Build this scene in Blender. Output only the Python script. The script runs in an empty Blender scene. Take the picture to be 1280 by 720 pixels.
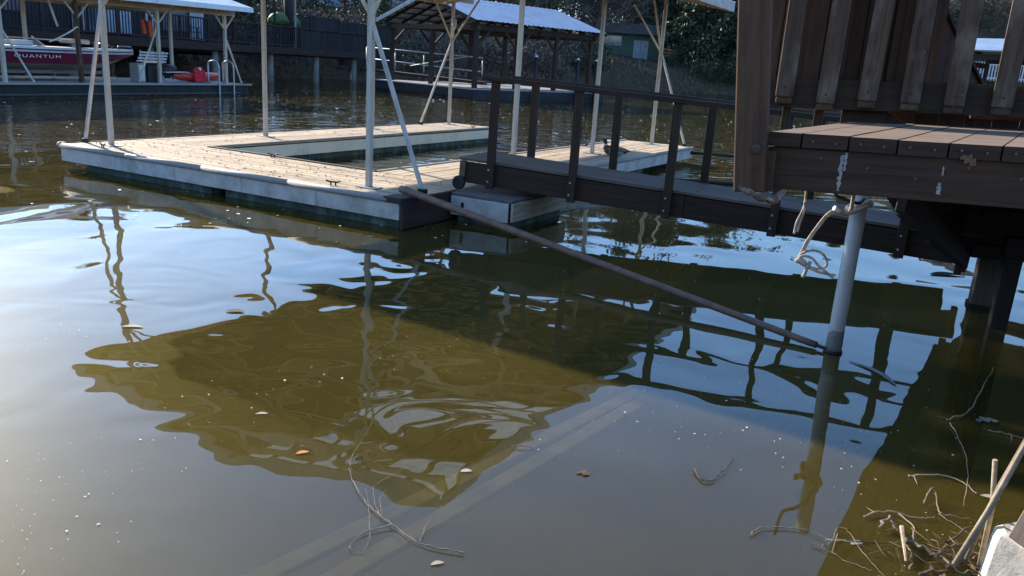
import bpy, bmesh, math, random
import numpy as np
from mathutils import Matrix, Vector, noise as mnoise

random.seed(7)
RNG = np.random.default_rng(7)
SC = bpy.context.scene
COL = SC.collection
PI = math.pi

# ------------------------------------------------------------------ camera
cam_d = bpy.data.cameras.new('camera')
cam = bpy.data.objects.new('camera', cam_d)
COL.objects.link(cam)
SC.camera = cam
cam_d.sensor_width = 36.0
cam_d.lens = 36.0 * 1015.4 / 1280.0
cam_d.clip_start = 0.05
cam_d.clip_end = 2000.0
_p, _r = math.radians(15.396), math.radians(3.618)
_f = Vector((0, math.cos(_p), -math.sin(_p)))
_rt0, _up0 = Vector((1, 0, 0)), Vector((0, math.sin(_p), math.cos(_p)))
_rt = math.cos(_r) * _rt0 + math.sin(_r) * _up0
_up = -math.sin(_r) * _rt0 + math.cos(_r) * _up0
cam.matrix_world = Matrix(((_rt.x, _up.x, -_f.x, 0), (_rt.y, _up.y, -_f.y, 0),
                           (_rt.z, _up.z, -_f.z, 1.75), (0, 0, 0, 1)))

# ------------------------------------------------------------------ sky, sun, exposure
SUN_EL, SUN_AZ = math.radians(24.0), math.radians(-42.0)      # azimuth from +y towards +x
world = bpy.data.worlds.new('World')
SC.world = world
world.use_nodes = True
wn = world.node_tree
bg = wn.nodes['Background']
sky = wn.nodes.new('ShaderNodeTexSky')
sky.sky_type = 'NISHITA'
sky.sun_disc = False
sky.sun_elevation = SUN_EL
sky.sun_rotation = SUN_AZ
sky.air_density = 1.0
sky.dust_density = 0.36
sky.ozone_density = 3.2
_tint = wn.nodes.new('ShaderNodeMix')
_tint.data_type = 'RGBA'
_tint.blend_type = 'MULTIPLY'
_tint.inputs[0].default_value = 1.0
_tint.inputs[7].default_value = (0.86, 1.0, 1.16, 1)
wn.links.new(sky.outputs['Color'], _tint.inputs[6])
wn.links.new(_tint.outputs[2], bg.inputs['Color'])
bg.inputs['Strength'].default_value = 0.15
sl = bpy.data.lights.new('sun', 'SUN')
sl.energy = 4.7
sl.angle = math.radians(0.5)
sl.color = (1.0, 0.91, 0.77)
sun = bpy.data.objects.new('sun', sl)
COL.objects.link(sun)
_sd = Vector((math.sin(SUN_AZ) * math.cos(SUN_EL), math.cos(SUN_AZ) * math.cos(SUN_EL), math.sin(SUN_EL)))
sun.rotation_euler = _sd.to_track_quat('Z', 'Y').to_euler()
sun.location = _sd * 60
SC.view_settings.view_transform = 'Standard'
SC.view_settings.look = 'None'
SC.view_settings.exposure = 1.17
SC.view_settings.gamma = 1.0
SC.view_settings.use_curve_mapping = False
SC.cycles.max_bounces = 8
SC.cycles.caustics_reflective = False
SC.cycles.caustics_refractive = False
SC.cycles.sample_clamp_indirect = 4.0
SC.cycles.use_denoising = True

# ------------------------------------------------------------------ materials
def newmat(name):
    m = bpy.data.materials.new(name)
    m.use_nodes = True
    nt = m.node_tree
    return m, nt, nt.nodes['Principled BSDF'], nt.links.new

def N(nt, t, **kw):
    n = nt.nodes.new(t)
    for k, v in kw.items():
        setattr(n, k, v)
    return n

def coords(nt, scale=(1, 1, 1), rnd=True):
    tc = N(nt, 'ShaderNodeTexCoord')
    mp = N(nt, 'ShaderNodeMapping')
    mp.inputs['Scale'].default_value = scale
    nt.links.new(tc.outputs['Object'], mp.inputs['Vector'])
    if rnd:
        oi = N(nt, 'ShaderNodeObjectInfo')
        mu = N(nt, 'ShaderNodeMath', operation='MULTIPLY')
        mu.inputs[1].default_value = 83.0
        nt.links.new(oi.outputs['Random'], mu.inputs[0])
        nt.links.new(mu.outputs[0], mp.inputs['Location'])
    return mp.outputs['Vector']

def noise(nt, vec, scale, detail=4, rough=0.6, dist=0.0):
    n = N(nt, 'ShaderNodeTexNoise')
    n.inputs['Scale'].default_value = scale
    n.inputs['Detail'].default_value = detail
    n.inputs['Roughness'].default_value = rough
    n.inputs['Distortion'].default_value = dist
    nt.links.new(vec, n.inputs['Vector'])
    return n.outputs['Fac']

def ramp(nt, fac, stops):
    r = N(nt, 'ShaderNodeValToRGB')
    el = r.color_ramp.elements
    while len(el) < len(stops):
        el.new(0.5)
    for e, (p, c) in zip(el, stops):
        e.position = p
        e.color = (*c, 1) if len(c) == 3 else c
    nt.links.new(fac, r.inputs['Fac'])
    return r.outputs['Color']

def mixc(nt, fac, a, b, mode='MIX'):
    m = N(nt, 'ShaderNodeMix', data_type='RGBA', blend_type=mode)
    for sock, v in ((m.inputs[0], fac), (m.inputs[6], a), (m.inputs[7], b)):
        if hasattr(v, 'is_output') or isinstance(v, bpy.types.NodeSocket):
            nt.links.new(v, sock)
        else:
            sock.default_value = v if not isinstance(v, tuple) or len(v) == 4 else (*v, 1)
    return m.outputs[2]

def bump(nt, bsdf, h, strength=0.3, dist=0.005):
    b = N(nt, 'ShaderNodeBump')
    b.inputs['Strength'].default_value = strength
    b.inputs['Distance'].default_value = dist
    nt.links.new(h, b.inputs['Height'])
    nt.links.new(b.outputs['Normal'], bsdf.inputs['Normal'])

def wood(name, dark, light, stain=None, rough=0.85, vary=0.5, grain=30.0, spots=0.0, spotcol=(0.5, 0.5, 0.48), bstr=0.5):
    m, nt, b, L = newmat(name)
    v = coords(nt, (1.0, grain, grain))
    g = noise(nt, v, 1.6, 6, 0.65, 0.4)
    c = ramp(nt, g, [(0.28, dark), (0.52, tuple((a + d) / 2 for a, d in zip(dark, light))), (0.74, light)])
    v2 = coords(nt, (1.5, 4, 4))
    blot = noise(nt, v2, 2.2, 5, 0.6)
    if stain:
        c = mixc(nt, ramp(nt, blot, [(0.5, (0, 0, 0)), (0.72, (0.8, 0.8, 0.8))]), c, stain)
    oi = N(nt, 'ShaderNodeObjectInfo')
    mr = N(nt, 'ShaderNodeMapRange')
    mr.inputs['To Min'].default_value = 1 - vary / 2
    mr.inputs['To Max'].default_value = 1 + vary / 2
    L(oi.outputs['Random'], mr.inputs['Value'])
    hs = N(nt, 'ShaderNodeHueSaturation')
    L(mr.outputs[0], hs.inputs['Value'])
    L(c, hs.inputs['Color'])
    c = hs.outputs['Color']
    if spots:
        sp = noise(nt, coords(nt, (6, 14, 14)), 3.2, 3, 0.5)
        c = mixc(nt, ramp(nt, sp, [(1 - spots, (0, 0, 0)), (1 - spots + 0.02, (1, 1, 1))]), c, spotcol)
    L(c, b.inputs['Base Color'])
    b.inputs['Roughness'].default_value = rough
    b.inputs['Specular IOR Level'].default_value = 0.25
    bump(nt, b, g, bstr, 0.004)
    return m

def paint(name, col, dirt, amount=0.5, rough=0.6, metallic=0.0, scale=3.0, chips=None, stretch=(1, 1, 1)):
    m, nt, b, L = newmat(name)
    v = coords(nt, stretch)
    d = noise(nt, v, scale, 7, 0.68, 0.3)
    c = mixc(nt, ramp(nt, d, [(0.62 - amount * 0.3, (0, 0, 0)), (0.8, (1, 1, 1))]), col, dirt)
    if chips:
        k = noise(nt, v, scale * 6, 4, 0.7)
        c = mixc(nt, ramp(nt, k, [(0.66, (0, 0, 0)), (0.69, (1, 1, 1))]), c, chips)
    L(c, b.inputs['Base Color'])
    b.inputs['Roughness'].default_value = rough
    b.inputs['Metallic'].default_value = metallic
    b.inputs['Specular IOR Level'].default_value = 0.35
    bump(nt, b, d, 0.15, 0.004)
    return m

def plain(name, col, rough=0.6, metallic=0.0, spec=0.4, vary=0.25, scale=8.0):
    m, nt, b, L = newmat(name)
    d = noise(nt, coords(nt), scale, 4, 0.6)
    lo = tuple(x * (1 - vary) for x in col)
    hi = tuple(min(1, x * (1 + vary)) for x in col)
    L(ramp(nt, d, [(0.3, lo), (0.7, hi)]), b.inputs['Base Color'])
    b.inputs['Roughness'].default_value = rough
    b.inputs['Metallic'].default_value = metallic
    b.inputs['Specular IOR Level'].default_value = spec
    return m

M = {}
M['deck'] = wood('weathered_deck', (0.33, 0.235, 0.148), (0.64, 0.51, 0.36), stain=(0.26, 0.18, 0.12), vary=0.32, grain=22, spots=0.2, spotcol=(0.14, 0.10, 0.07))
M['shoreboard'] = wood('shore_deck_boards', (0.115, 0.076, 0.051), (0.29, 0.205, 0.145), stain=(0.11, .07, .045), vary=.4, grain=26, spots=.22, spotcol=(.45, .42, .38))
M['deck_grey'] = wood('grey_deck', (0.10, 0.082, 0.075), (0.21, 0.18, 0.165), stain=(0.09, 0.07, 0.06), vary=0.3, grain=26, spots=0.25, spotcol=(0.38, 0.36, 0.34))
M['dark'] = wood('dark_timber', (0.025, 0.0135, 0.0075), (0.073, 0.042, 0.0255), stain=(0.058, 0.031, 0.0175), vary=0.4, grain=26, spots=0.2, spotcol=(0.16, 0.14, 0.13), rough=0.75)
M['near_black'] = wood('near_black_timber', (0.012, 0.010, 0.009), (0.035, 0.028, 0.024), vary=0.4, grain=26, rough=0.6)  # near-black timber tone for undersides, bulkhead and pile feet
M['plank'] = wood('brown_plank', (0.050, 0.0245, 0.013), (0.130, 0.070, 0.040), stain=(0.055, 0.03, 0.019), vary=0.55, grain=20, spots=0.18, spotcol=(0.22, 0.18, 0.16))
M['baluster'] = wood('weathered_baluster', (0.050, 0.028, 0.0165), (0.135, 0.083, 0.052), stain=(0.20, 0.15, 0.11), vary=0.35, grain=24, spots=0.26, spotcol=(0.40, 0.37, 0.34))
M['cutend'] = wood('cut_wood_end', (0.06, 0.03, 0.014), (0.13, 0.07, 0.036), vary=0.3, grain=10)
M['redpanel'] = wood('red_brown_panel', (0.045, 0.022, 0.018), (0.085, 0.046, 0.037), vary=0.1, grain=14)
M['gangdeck'] = wood('gangway_boards', (0.088, 0.060, 0.043), (0.20, 0.148, 0.114), vary=0.35, grain=26, spots=0.24, spotcol=(0.36, 0.33, 0.31))
M['white'] = paint('dirty_white_paint', (0.57, 0.52, 0.455), (0.24, 0.205, 0.155), 0.62, 0.6, scale=3.4, chips=(0.25, 0.23, 0.2), stretch=(1, 3, 1))
M['stained'] = paint('mildewed_white_paint', (0.54, 0.53, 0.50), (0.15, 0.16, 0.10), 0.75, 0.6, scale=3.0, chips=(0.2, 0.19, 0.15), stretch=(1, 3, 1))
M['cream'] = paint('cream_fascia', (0.74, 0.66, 0.50), (0.44, 0.36, 0.24), 0.35, 0.55, scale=2.0, chips=(0.35, 0.28, 0.18), stretch=(1, 3, 1))  # brighter, warmer tone for the fascia round the slip
M['rail_grey'] = paint('grey_rub_rail', (0.33, 0.30, 0.27), (0.24, 0.21, 0.18), 0.3, 0.7, scale=3)
M['post'] = paint('cream_post_paint', (0.55, 0.475, 0.375), (0.33, 0.25, 0.17), 0.5, 0.5, scale=3.0, chips=(0.30, 0.17, 0.08), stretch=(1.2, 6, 6))
M['trim'] = plain('dark_edge_trim', (0.07, 0.055, 0.045), 0.75)
M['roofunder'] = wood('roof_boards', (0.16, 0.125, 0.095), (0.30, 0.245, 0.19), vary=0.3, grain=10)
M['roofwhite'] = paint('white_roof_metal', (0.72, 0.73, 0.74), (0.42, 0.42, 0.42), 0.3, 0.4, scale=1.2)
M['roofpale'] = plain('pale_rafter', (0.68, 0.62, 0.50), 0.7)
m_, nt_, b_, L_ = newmat('clear_roof_sheet')
nt_.nodes.remove(b_)
_a, _b, _m = N(nt_, 'ShaderNodeBsdfTransparent'), N(nt_, 'ShaderNodeBsdfTranslucent'), N(nt_, 'ShaderNodeMixShader')
_a.inputs[0].default_value = (.9, .92, .9, 1); _b.inputs[0].default_value = (.85, .85, .8, 1); _m.inputs[0].default_value = .5
L_(_a.outputs[0], _m.inputs[1]); L_(_b.outputs[0], _m.inputs[2]); L_(_m.outputs[0], nt_.nodes['Material Output'].inputs['Surface'])
M['skylight'] = m_
M['rust'] = paint('rusty_steel', (0.19, 0.11, 0.072), (0.075, 0.034, 0.018), 0.9, 0.6, scale=11, chips=(0.45, 0.40, 0.36), stretch=(1, 1, 1))
M['rubber'] = plain('black_rubber', (0.016, 0.016, 0.018), 0.55)
M['galv'] = plain('galvanised_steel', (0.42, 0.42, 0.42), 0.45, 0.6)
M['iron'] = plain('dark_iron', (0.035, 0.03, 0.028), 0.5, 0.5)
M['pvc'] = paint('old_pvc', (0.46, 0.43, 0.38), (0.27, 0.24, 0.20), 0.6, 0.45, scale=5, chips=(0.30, 0.28, 0.23))
M['rope'] = plain('bleached_rope', (0.40, 0.33, 0.25), 0.9, scale=60, vary=0.45)
M['root'] = plain('dark_root', (0.035, 0.026, 0.02), 0.9)
M['foam'] = paint('dirty_foam', (0.13, 0.085, 0.06), (0.55, 0.47, 0.38), 0.35, 0.9, scale=30)
M['dropping'] = plain('dry_dropping', (0.34, 0.32, 0.29), 0.9, scale=40, vary=0.4)
M['twig'] = wood('bleached_twig', (0.16, 0.12, 0.085), (0.40, 0.33, 0.25), vary=0.5, grain=8)
M['twigdark'] = wood('wet_twig', (0.05, 0.035, 0.025), (0.13, 0.095, 0.065), vary=0.5, grain=8)
M['reed'] = wood('straw_stick', (0.26, 0.19, 0.12), (0.58, 0.47, 0.33), vary=0.3, grain=12)
M['flake'] = plain('pale_flake', (0.72, 0.70, 0.64), 0.8)
M['leafdry'] = plain('dry_leaf', (0.16, 0.085, 0.045), 0.8, scale=20)
M['leafpale'] = plain('pale_leaf', (0.30, 0.27, 0.22), 0.8, scale=20)
M['leafgrey'] = plain('grey_leaf', (0.16, 0.17, 0.13), 0.7, scale=30, vary=0.4)
M['leaforange'] = plain('orange_leaf', (0.45, 0.17, 0.05), 0.8, scale=20)

def mat_float():
    m, nt, b, L = newmat('algae_float')
    d = noise(nt, coords(nt, (2, 2, 1)), 3.0, 7, 0.7)
    c = ramp(nt, d, [(0.3, (0.012, 0.016, 0.013)), (0.5, (0.05, 0.075, 0.055)), (0.72, (0.17, 0.20, 0.15))])
    L(c, b.inputs['Base Color'])
    b.inputs['Roughness'].default_value = 0.8
    bump(nt, b, d, 0.6, 0.02)
    return m
M['float'] = mat_float()

def mat_concrete():
    m, nt, b, L = newmat('concrete')
    v = coords(nt, rnd=False)
    d = noise(nt, v, 9, 8, 0.7)
    f = noise(nt, v, 90, 3, 0.6)
    c = ramp(nt, d, [(0.35, (0.33, 0.30, 0.24)), (0.6, (0.55, 0.51, 0.43))])
    c = mixc(nt, ramp(nt, f, [(0.6, (0, 0, 0)), (0.7, (0.7, 0.7, 0.7))]), c, (0.22, 0.20, 0.17))
    L(c, b.inputs['Base Color'])
    b.inputs['Roughness'].default_value = 0.95
    bump(nt, b, f, 0.5, 0.004)
    return m
M['concrete'] = mat_concrete()

def mat_water():
    m, nt, b, L = newmat('lake_water')
    nt.nodes.remove(b)
    out = nt.nodes['Material Output']
    geo = N(nt, 'ShaderNodeNewGeometry')
    sep = N(nt, 'ShaderNodeSeparateXYZ')
    L(geo.outputs['Position'], sep.inputs[0])

    def wave(scale, detail, dist, stretch, rot=0.0):
        mp = N(nt, 'ShaderNodeMapping')
        mp.inputs['Scale'].default_value = stretch
        mp.inputs['Rotation'].default_value = (0, 0, rot)
        L(geo.outputs['Position'], mp.inputs['Vector'])
        return noise(nt, mp.outputs['Vector'], scale, detail, 0.45, dist)

    def rng(sock, a, b_, c, d):
        r = N(nt, 'ShaderNodeMapRange', interpolation_type='SMOOTHSTEP')
        for i, v in zip(('From Min', 'From Max', 'To Min', 'To Max'), (a, b_, c, d)):
            r.inputs[i].default_value = v
        L(sock, r.inputs['Value'])
        return r.outputs[0]

    def mul(a, k):
        n_ = N(nt, 'ShaderNodeMath', operation='MULTIPLY')
        for s, v in zip(n_.inputs, (a, k)):
            if isinstance(v, bpy.types.NodeSocket):
                L(v, s)
            else:
                s.default_value = v
        return n_.outputs[0]

    def add(a, c):
        n_ = N(nt, 'ShaderNodeMath', operation='ADD')
        L(a, n_.inputs[0]); L(c, n_.inputs[1])
        return n_.outputs[0]
    swell = mul(wave(0.95, 0.5, 0.8, (1.0, 0.85, 1)), 0.022)
    mid = mul(mul(wave(1.75, 0.0, 1.9, (0.85, 1.0, 1), 0.4), 0.0076), rng(sep.outputs['X'], -0.6, 1.4, 1.0, 0.26))
    mid = mul(mul(mid, rng(sep.outputs['X'], -3.4, -1.7, 0.35, 1.0)), rng(sep.outputs['Y'], 5.2, 7.0, 1.0, 0.45))
    near = rng(sep.outputs['Y'], 2.2, 4.6, 0.08, 1.0)
    calm = mul(add(swell, mid), near)
    # wind ripples on the open water beyond the docks
    far = rng(sep.outputs['Y'], 10.0, 20.0, 0.0, 1.0)
    rip = mul(mul(wave(2.4, 3.0, 0.3, (0.7, 1.7, 1), -0.35), 0.026), far)
    h = add(calm, rip)
    bp = N(nt, 'ShaderNodeBump')
    bp.inputs['Strength'].default_value = 1.0
    bp.inputs['Distance'].default_value = 1.0
    L(h, bp.inputs['Height'])
    # murky body: olive silt, a little see-through
    v = N(nt, 'ShaderNodeMapping')
    L(geo.outputs['Position'], v.inputs['Vector'])
    mk = noise(nt, v.outputs['Vector'], 0.8, 4, 0.6)
    mc = ramp(nt, mk, [(0.3, (0.084, 0.0635, 0.0145)), (0.7, (0.108, 0.082, 0.020))])
    df = N(nt, 'ShaderNodeSubsurfaceScattering', falloff='BURLEY')
    df.inputs['Scale'].default_value = 0.14
    df.inputs['Radius'].default_value = (1.0, 0.9, 0.6)
    L(mc, df.inputs['Color'])
    tr = N(nt, 'ShaderNodeBsdfTransparent')
    tr.inputs['Color'].default_value = (0.80, 0.72, 0.45, 1)
    mx = N(nt, 'ShaderNodeMixShader')
    mx.inputs[0].default_value = 0.45
    L(df.outputs[0], mx.inputs[1])
    L(tr.outputs[0], mx.inputs[2])
    gl = N(nt, 'ShaderNodeBsdfGlossy')
    gl.inputs['Roughness'].default_value = 0.01
    L(bp.outputs['Normal'], gl.inputs['Normal'])
    fr = N(nt, 'ShaderNodeFresnel')
    # the same reflectance from below as from above, so that light gets back out of the water
    ior = N(nt, 'ShaderNodeMapRange')
    ior.inputs['To Min'].default_value = 1.58
    ior.inputs['To Max'].default_value = 1 / 1.58
    L(geo.outputs['Backfacing'], ior.inputs['Value'])
    L(ior.outputs[0], fr.inputs['IOR'])
    L(bp.outputs['Normal'], fr.inputs['Normal'])
    m2 = N(nt, 'ShaderNodeMixShader')
    L(fr.outputs[0], m2.inputs[0])
    L(mx.outputs[0], m2.inputs[1])
    L(gl.outputs[0], m2.inputs[2])
    L(m2.outputs[0], out.inputs['Surface'])
    return m
M['water'] = mat_water()

# ------------------------------------------------------------------ object helpers
def link(o, parent=None):
    COL.objects.link(o)
    if parent is not None:
        o.parent = parent
    return o

def root(name, label, cat, loc=(0, 0, 0), rotz=0.0, group=None, mat=None):
    o = bpy.data.objects.new(name, None)
    o.empty_display_size = 0.2
    if mat is not None:
        o.matrix_world = mat
    else:
        o.location = loc
        o.rotation_euler = (0, 0, rotz)
    return tag(link(o), label, cat, group)

def tag(o, label, cat, group=None):
    o['label'] = label
    o['category'] = cat
    if group:
        o['group'] = group
    return o

def struct(o, kind='structure'):
    o['kind'] = kind
    return o

def mesh(name, verts, faces, mat, smooth=False):
    me = bpy.data.meshes.new(name)
    me.from_pydata([tuple(v) for v in verts], [], [tuple(f) for f in faces])
    if mat is not None:
        me.materials.append(mat)
    if smooth:                                     # caps (many-sided faces) stay flat
        me.polygons.foreach_set('use_smooth', [len(p.vertices) <= 4 for p in me.polygons])
    me.update()
    return me

def obj(name, me, parent=None, loc=None, M4=None):
    o = bpy.data.objects.new(name, me)
    link(o, parent)
    if M4 is not None:
        o.matrix_local = M4
        o.matrix_basis = M4
    elif loc is not None:
        o.location = loc
    return o

_boxes = {}
def boxmesh(L, w, h, bev, mat):
    key = (round(L, 3), round(w, 3), round(h, 3), bev, mat.name)
    if key in _boxes:
        return _boxes[key]
    bm = bmesh.new()
    bmesh.ops.create_cube(bm, size=1.0)
    for v in bm.verts:
        v.co = Vector((v.co.x * L, v.co.y * w, v.co.z * h))
    if bev:
        bmesh.ops.bevel(bm, geom=bm.edges[:], offset=bev, segments=1, affect='EDGES')
    me = bpy.data.meshes.new('bar')
    bm.to_mesh(me)
    bm.free()
    me.materials.append(mat)
    _boxes[key] = me
    return me

def frame(p0, p1, up=(0, 0, 1)):
    p0, p1 = Vector(p0), Vector(p1)
    x = (p1 - p0).normalized()
    u = Vector(up)
    if abs(x.dot(u)) > 0.98:
        u = Vector((0, 1, 0)) if abs(x.y) < 0.9 else Vector((1, 0, 0))
    y = u.cross(x).normalized()
    z = x.cross(y)
    c = (p0 + p1) / 2
    return Matrix(((x.x, y.x, z.x, c.x), (x.y, y.y, z.y, c.y), (x.z, y.z, z.z, c.z), (0, 0, 0, 1)))

def bar(name, p0, p1, w, h, mat, parent=None, up=(0, 0, 1), bev=0.003):
    """A squared timber from p0 to p1 (centre line), w across, h high."""
    L = (Vector(p1) - Vector(p0)).length
    return obj(name, boxmesh(L, w, h, bev, mat), parent, M4=frame(p0, p1, up))

def block(name, x0, x1, y0, y1, z0, z1, mat, parent=None, bev=0.003):
    return obj(name, boxmesh(x1 - x0, y1 - y0, z1 - z0, bev, mat), parent,
               loc=((x0 + x1) / 2, (y0 + y1) / 2, (z0 + z1) / 2))

def prism(name, pts, z0, z1, mat, parent=None):
    n = len(pts)
    c = (sum(p[0] for p in pts) / n, sum(p[1] for p in pts) / n)
    vs = [(p[0] - c[0], p[1] - c[1], z0) for p in pts] + [(p[0] - c[0], p[1] - c[1], z1) for p in pts]
    fs = [tuple(range(n))[::-1], tuple(range(n, 2 * n))] + [(i, (i + 1) % n, n + (i + 1) % n, n + i) for i in range(n)]
    return obj(name, mesh(name, vs, fs, mat), parent, loc=(c[0], c[1], 0))

def end_dark(o, mat):  # shade on the board ends, plus some stain, put into their colour
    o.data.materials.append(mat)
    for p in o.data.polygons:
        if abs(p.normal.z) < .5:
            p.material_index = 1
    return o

def slab(name, poly, thick, mat, parent=None):
    """3-D planar polygon given real thickness along its normal."""
    P = [Vector(p) for p in poly]
    nrm = (P[1] - P[0]).cross(P[2] - P[0]).normalized() * thick
    n = len(P)
    vs = [p - nrm / 2 for p in P] + [p + nrm / 2 for p in P]
    fs = [tuple(range(n))[::-1], tuple(range(n, 2 * n))] + [(i, (i + 1) % n, n + (i + 1) % n, n + i) for i in range(n)]
    return obj(name, mesh(name, vs, fs, mat), parent)

def tube_data(pts, radii, sides=6, cap=True):
    P = [Vector(p) for p in pts]
    if not hasattr(radii, '__len__'):
        radii = [radii] * len(P)
    vs, fs = [], []
    prev = None
    for i, p in enumerate(P):
        d = (P[min(i + 1, len(P) - 1)] - P[max(i - 1, 0)])
        d = d.normalized() if d.length > 1e-9 else Vector((0, 0, 1))
        if prev is None:
            a = Vector((0, 0, 1)) if abs(d.z) < 0.9 else Vector((1, 0, 0))
            y = a.cross(d).normalized()
        else:
            y = (prev - d * prev.dot(d)).normalized()
        prev = y
        z = d.cross(y)
        for k in range(sides):
            t = 2 * PI * k / sides
            vs.append(p + (y * math.cos(t) + z * math.sin(t)) * radii[i])
    for i in range(len(P) - 1):
        for k in range(sides):
            a, b = i * sides + k, i * sides + (k + 1) % sides
            fs.append((a, b, b + sides, a + sides))
    if cap:
        fs.append(tuple(range(sides))[::-1])
        fs.append(tuple(range(len(vs) - sides, len(vs))))
    return vs, fs

def spline(pts, n=4):
    P = [Vector(p) for p in pts]
    if len(P) < 3:
        return P
    out = []
    for i in range(len(P) - 1):
        p0, p1, p2, p3 = P[max(i - 1, 0)], P[i], P[i + 1], P[min(i + 2, len(P) - 1)]
        for k in range(n):
            t = k / n
            out.append(0.5 * ((2 * p1) + (p2 - p0) * t + (2 * p0 - 5 * p1 + 4 * p2 - p3) * t * t + (3 * p1 - p0 - 3 * p2 + p3) * t ** 3))
    out.append(P[-1])
    return out

def tube(name, pts, r, mat, parent=None, sides=8, smooth=True, sp=0):
    if sp:
        n0 = len(pts)
        pts2 = spline(pts, sp)
        if hasattr(r, '__len__'):
            r = list(np.interp(np.linspace(0, n0 - 1, len(pts2)), np.arange(n0), r))
        pts = pts2
    vs, fs = tube_data(pts, r, sides)
    return obj(name, mesh(name, vs, fs, mat, smooth), parent)

def joined(name, items, mat, parent=None, smooth=True):
    V, F = [], []
    for vs, fs in items:
        o = len(V)
        V += [tuple(v) for v in vs]
        F += [tuple(i + o for i in f) for f in fs]
    return obj(name, mesh(name, V, F, mat, smooth), parent)

def fastmesh(name, V, F, mat, smooth=False):
    """V (n,3) array, F (m,k) array of equal-sized faces."""
    me = bpy.data.meshes.new(name)
    V = np.asarray(V, np.float32); F = np.asarray(F, np.int32)
    k = F.shape[1]
    me.vertices.add(len(V)); me.vertices.foreach_set('co', V.ravel())
    me.loops.add(F.size); me.loops.foreach_set('vertex_index', F.ravel())
    me.polygons.add(len(F))
    me.polygons.foreach_set('loop_start', np.arange(len(F), dtype=np.int32) * k)
    me.polygons.foreach_set('loop_total', np.full(len(F), k, np.int32))
    if mat is not None:
        me.materials.append(mat)
    me.update(calc_edges=True)
    me.validate()
    return me

# ------------------------------------------------------------------ water and land
struct(obj('water', mesh('water', [(-500, -60, 0), (500, -60, 0), (500, 500, 0), (-500, 500, 0)], [(0, 1, 2, 3)], M['water'])))
m_, nt_, b_, L_ = newmat('lake_bed')
L_(ramp(nt_, noise(nt_, coords(nt_), 0.7, 5), [(0.3, (0.022, 0.021, 0.020)), (0.7, (0.042, 0.040, 0.038))]), b_.inputs['Base Color'])
struct(obj('lake_bed', mesh('lake_bed', [(-500, -60, -1.6), (500, -60, -1.6), (500, 500, -1.6), (-500, 500, -1.6)], [(0, 1, 2, 3)], m_)))

def mat_ground():
    m, nt, b, L = newmat('bank_ground')
    v = coords(nt, rnd=False)
    a = noise(nt, v, 0.35, 6, 0.65)
    g = noise(nt, v, 3.0, 6, 0.7)
    c = ramp(nt, g, [(0.3, (0.05, 0.034, 0.022)), (0.55, (0.12, 0.082, 0.054)), (0.75, (0.24, 0.168, 0.115))])
    c = mixc(nt, ramp(nt, a, [(0.45, (0, 0, 0)), (0.65, (0.7, 0.7, 0.7))]), c, (0.075, 0.08, 0.04))
    L(c, b.inputs['Base Color'])
    b.inputs['Roughness'].default_value = 1.0
    b.inputs['Specular IOR Level'].default_value = 0.1
    bump(nt, b, g, 1.0, 0.15)
    return m
M['ground'] = mat_ground()
CTR = Vector((0, 28, 0))
SHORE = [(-24, 27), (-19, 38), (-15.5, 50), (-13, 58), (-8, 58.5), (-3, 58), (1, 60), (5, 72), (10, 84), (18, 88), (30, 88), (48, 84),
         (52, 70), (40, 58), (31, 47), (27, 38), (20, 24), (13, 12), (8, 6.5), (5, 3.6), (2.6, 1.7), (1.2, 0.4), (-6, -1), (-20, 0), (-32, 10)]
_pol = sorted([(math.atan2(y - CTR.y, x - CTR.x), math.hypot(x - CTR.x, y - CTR.y)) for x, y in SHORE])
_th = np.array([a for a, r in _pol]); _rr = np.array([r for a, r in _pol])
_th = np.concatenate([_th - 2 * PI, _th, _th + 2 * PI]); _rr = np.tile(_rr, 3)
def shore_r(a):
    return float(np.interp(a, _th, _rr))
OFFS = [-3, -0.6, 0.0, 0.7, 1.6, 3.0, 5.0, 8, 13, 20, 32, 50, 80, 120, 200, 420]
ZOFF = [-1.5, -0.4, 0.0, 0.55, 1.1, 1.7, 2.1, 2.5, 2.9, 3.4, 4.4, 6.2, 9.0, 12, 14, 12]
def ground_z(x, y):
    d = math.hypot(x - CTR.x, y - CTR.y) - shore_r(math.atan2(y - CTR.y, x - CTR.x))
    z = float(np.interp(d, OFFS, ZOFF))
    if d > 6:
        z += 9.5 * math.exp(-((x - 57) ** 2 + (y - 102) ** 2) / 450.0)
    if d > 0:
        z += 0.35 * min(1, d / 3) * mnoise.noise(Vector((x * 0.22, y * 0.22, 0))) + min(1, d / 1.0) * 0.12 * mnoise.noise(Vector((x, y, 3)))
    return z
def build_land():
    na = 300
    V, F = [], []
    for i in range(na):
        a = -PI + 2 * PI * i / na
        r0 = shore_r(a)
        for o in OFFS:
            x, y = CTR.x + (r0 + o) * math.cos(a), CTR.y + (r0 + o) * math.sin(a)
            V.append((x, y, ground_z(x, y)))
    k = len(OFFS)
    for i in range(na):
        for j in range(k - 1):
            a, b = i * k + j, ((i + 1) % na) * k + j
            F.append((a, a + 1, b + 1, b))
    me = mesh('bank', V, F, M['ground'], True)
    return struct(obj('bank', me))
build_land()

# ------------------------------------------------------------------ the floating dock (local u, v, z)
DTH = math.radians(-28.642)
DO = (-1.188, 8.298, 0.0)
DZ = 0.333
UL, VW, UA, UB, VE = -5.82, 1.42, -4.55, -1.47, 9.85
dock = root('floating_dock', 'U-shaped floating boat dock with sun-bleached plank deck and white painted sides', 'dock', DO, DTH)

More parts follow.
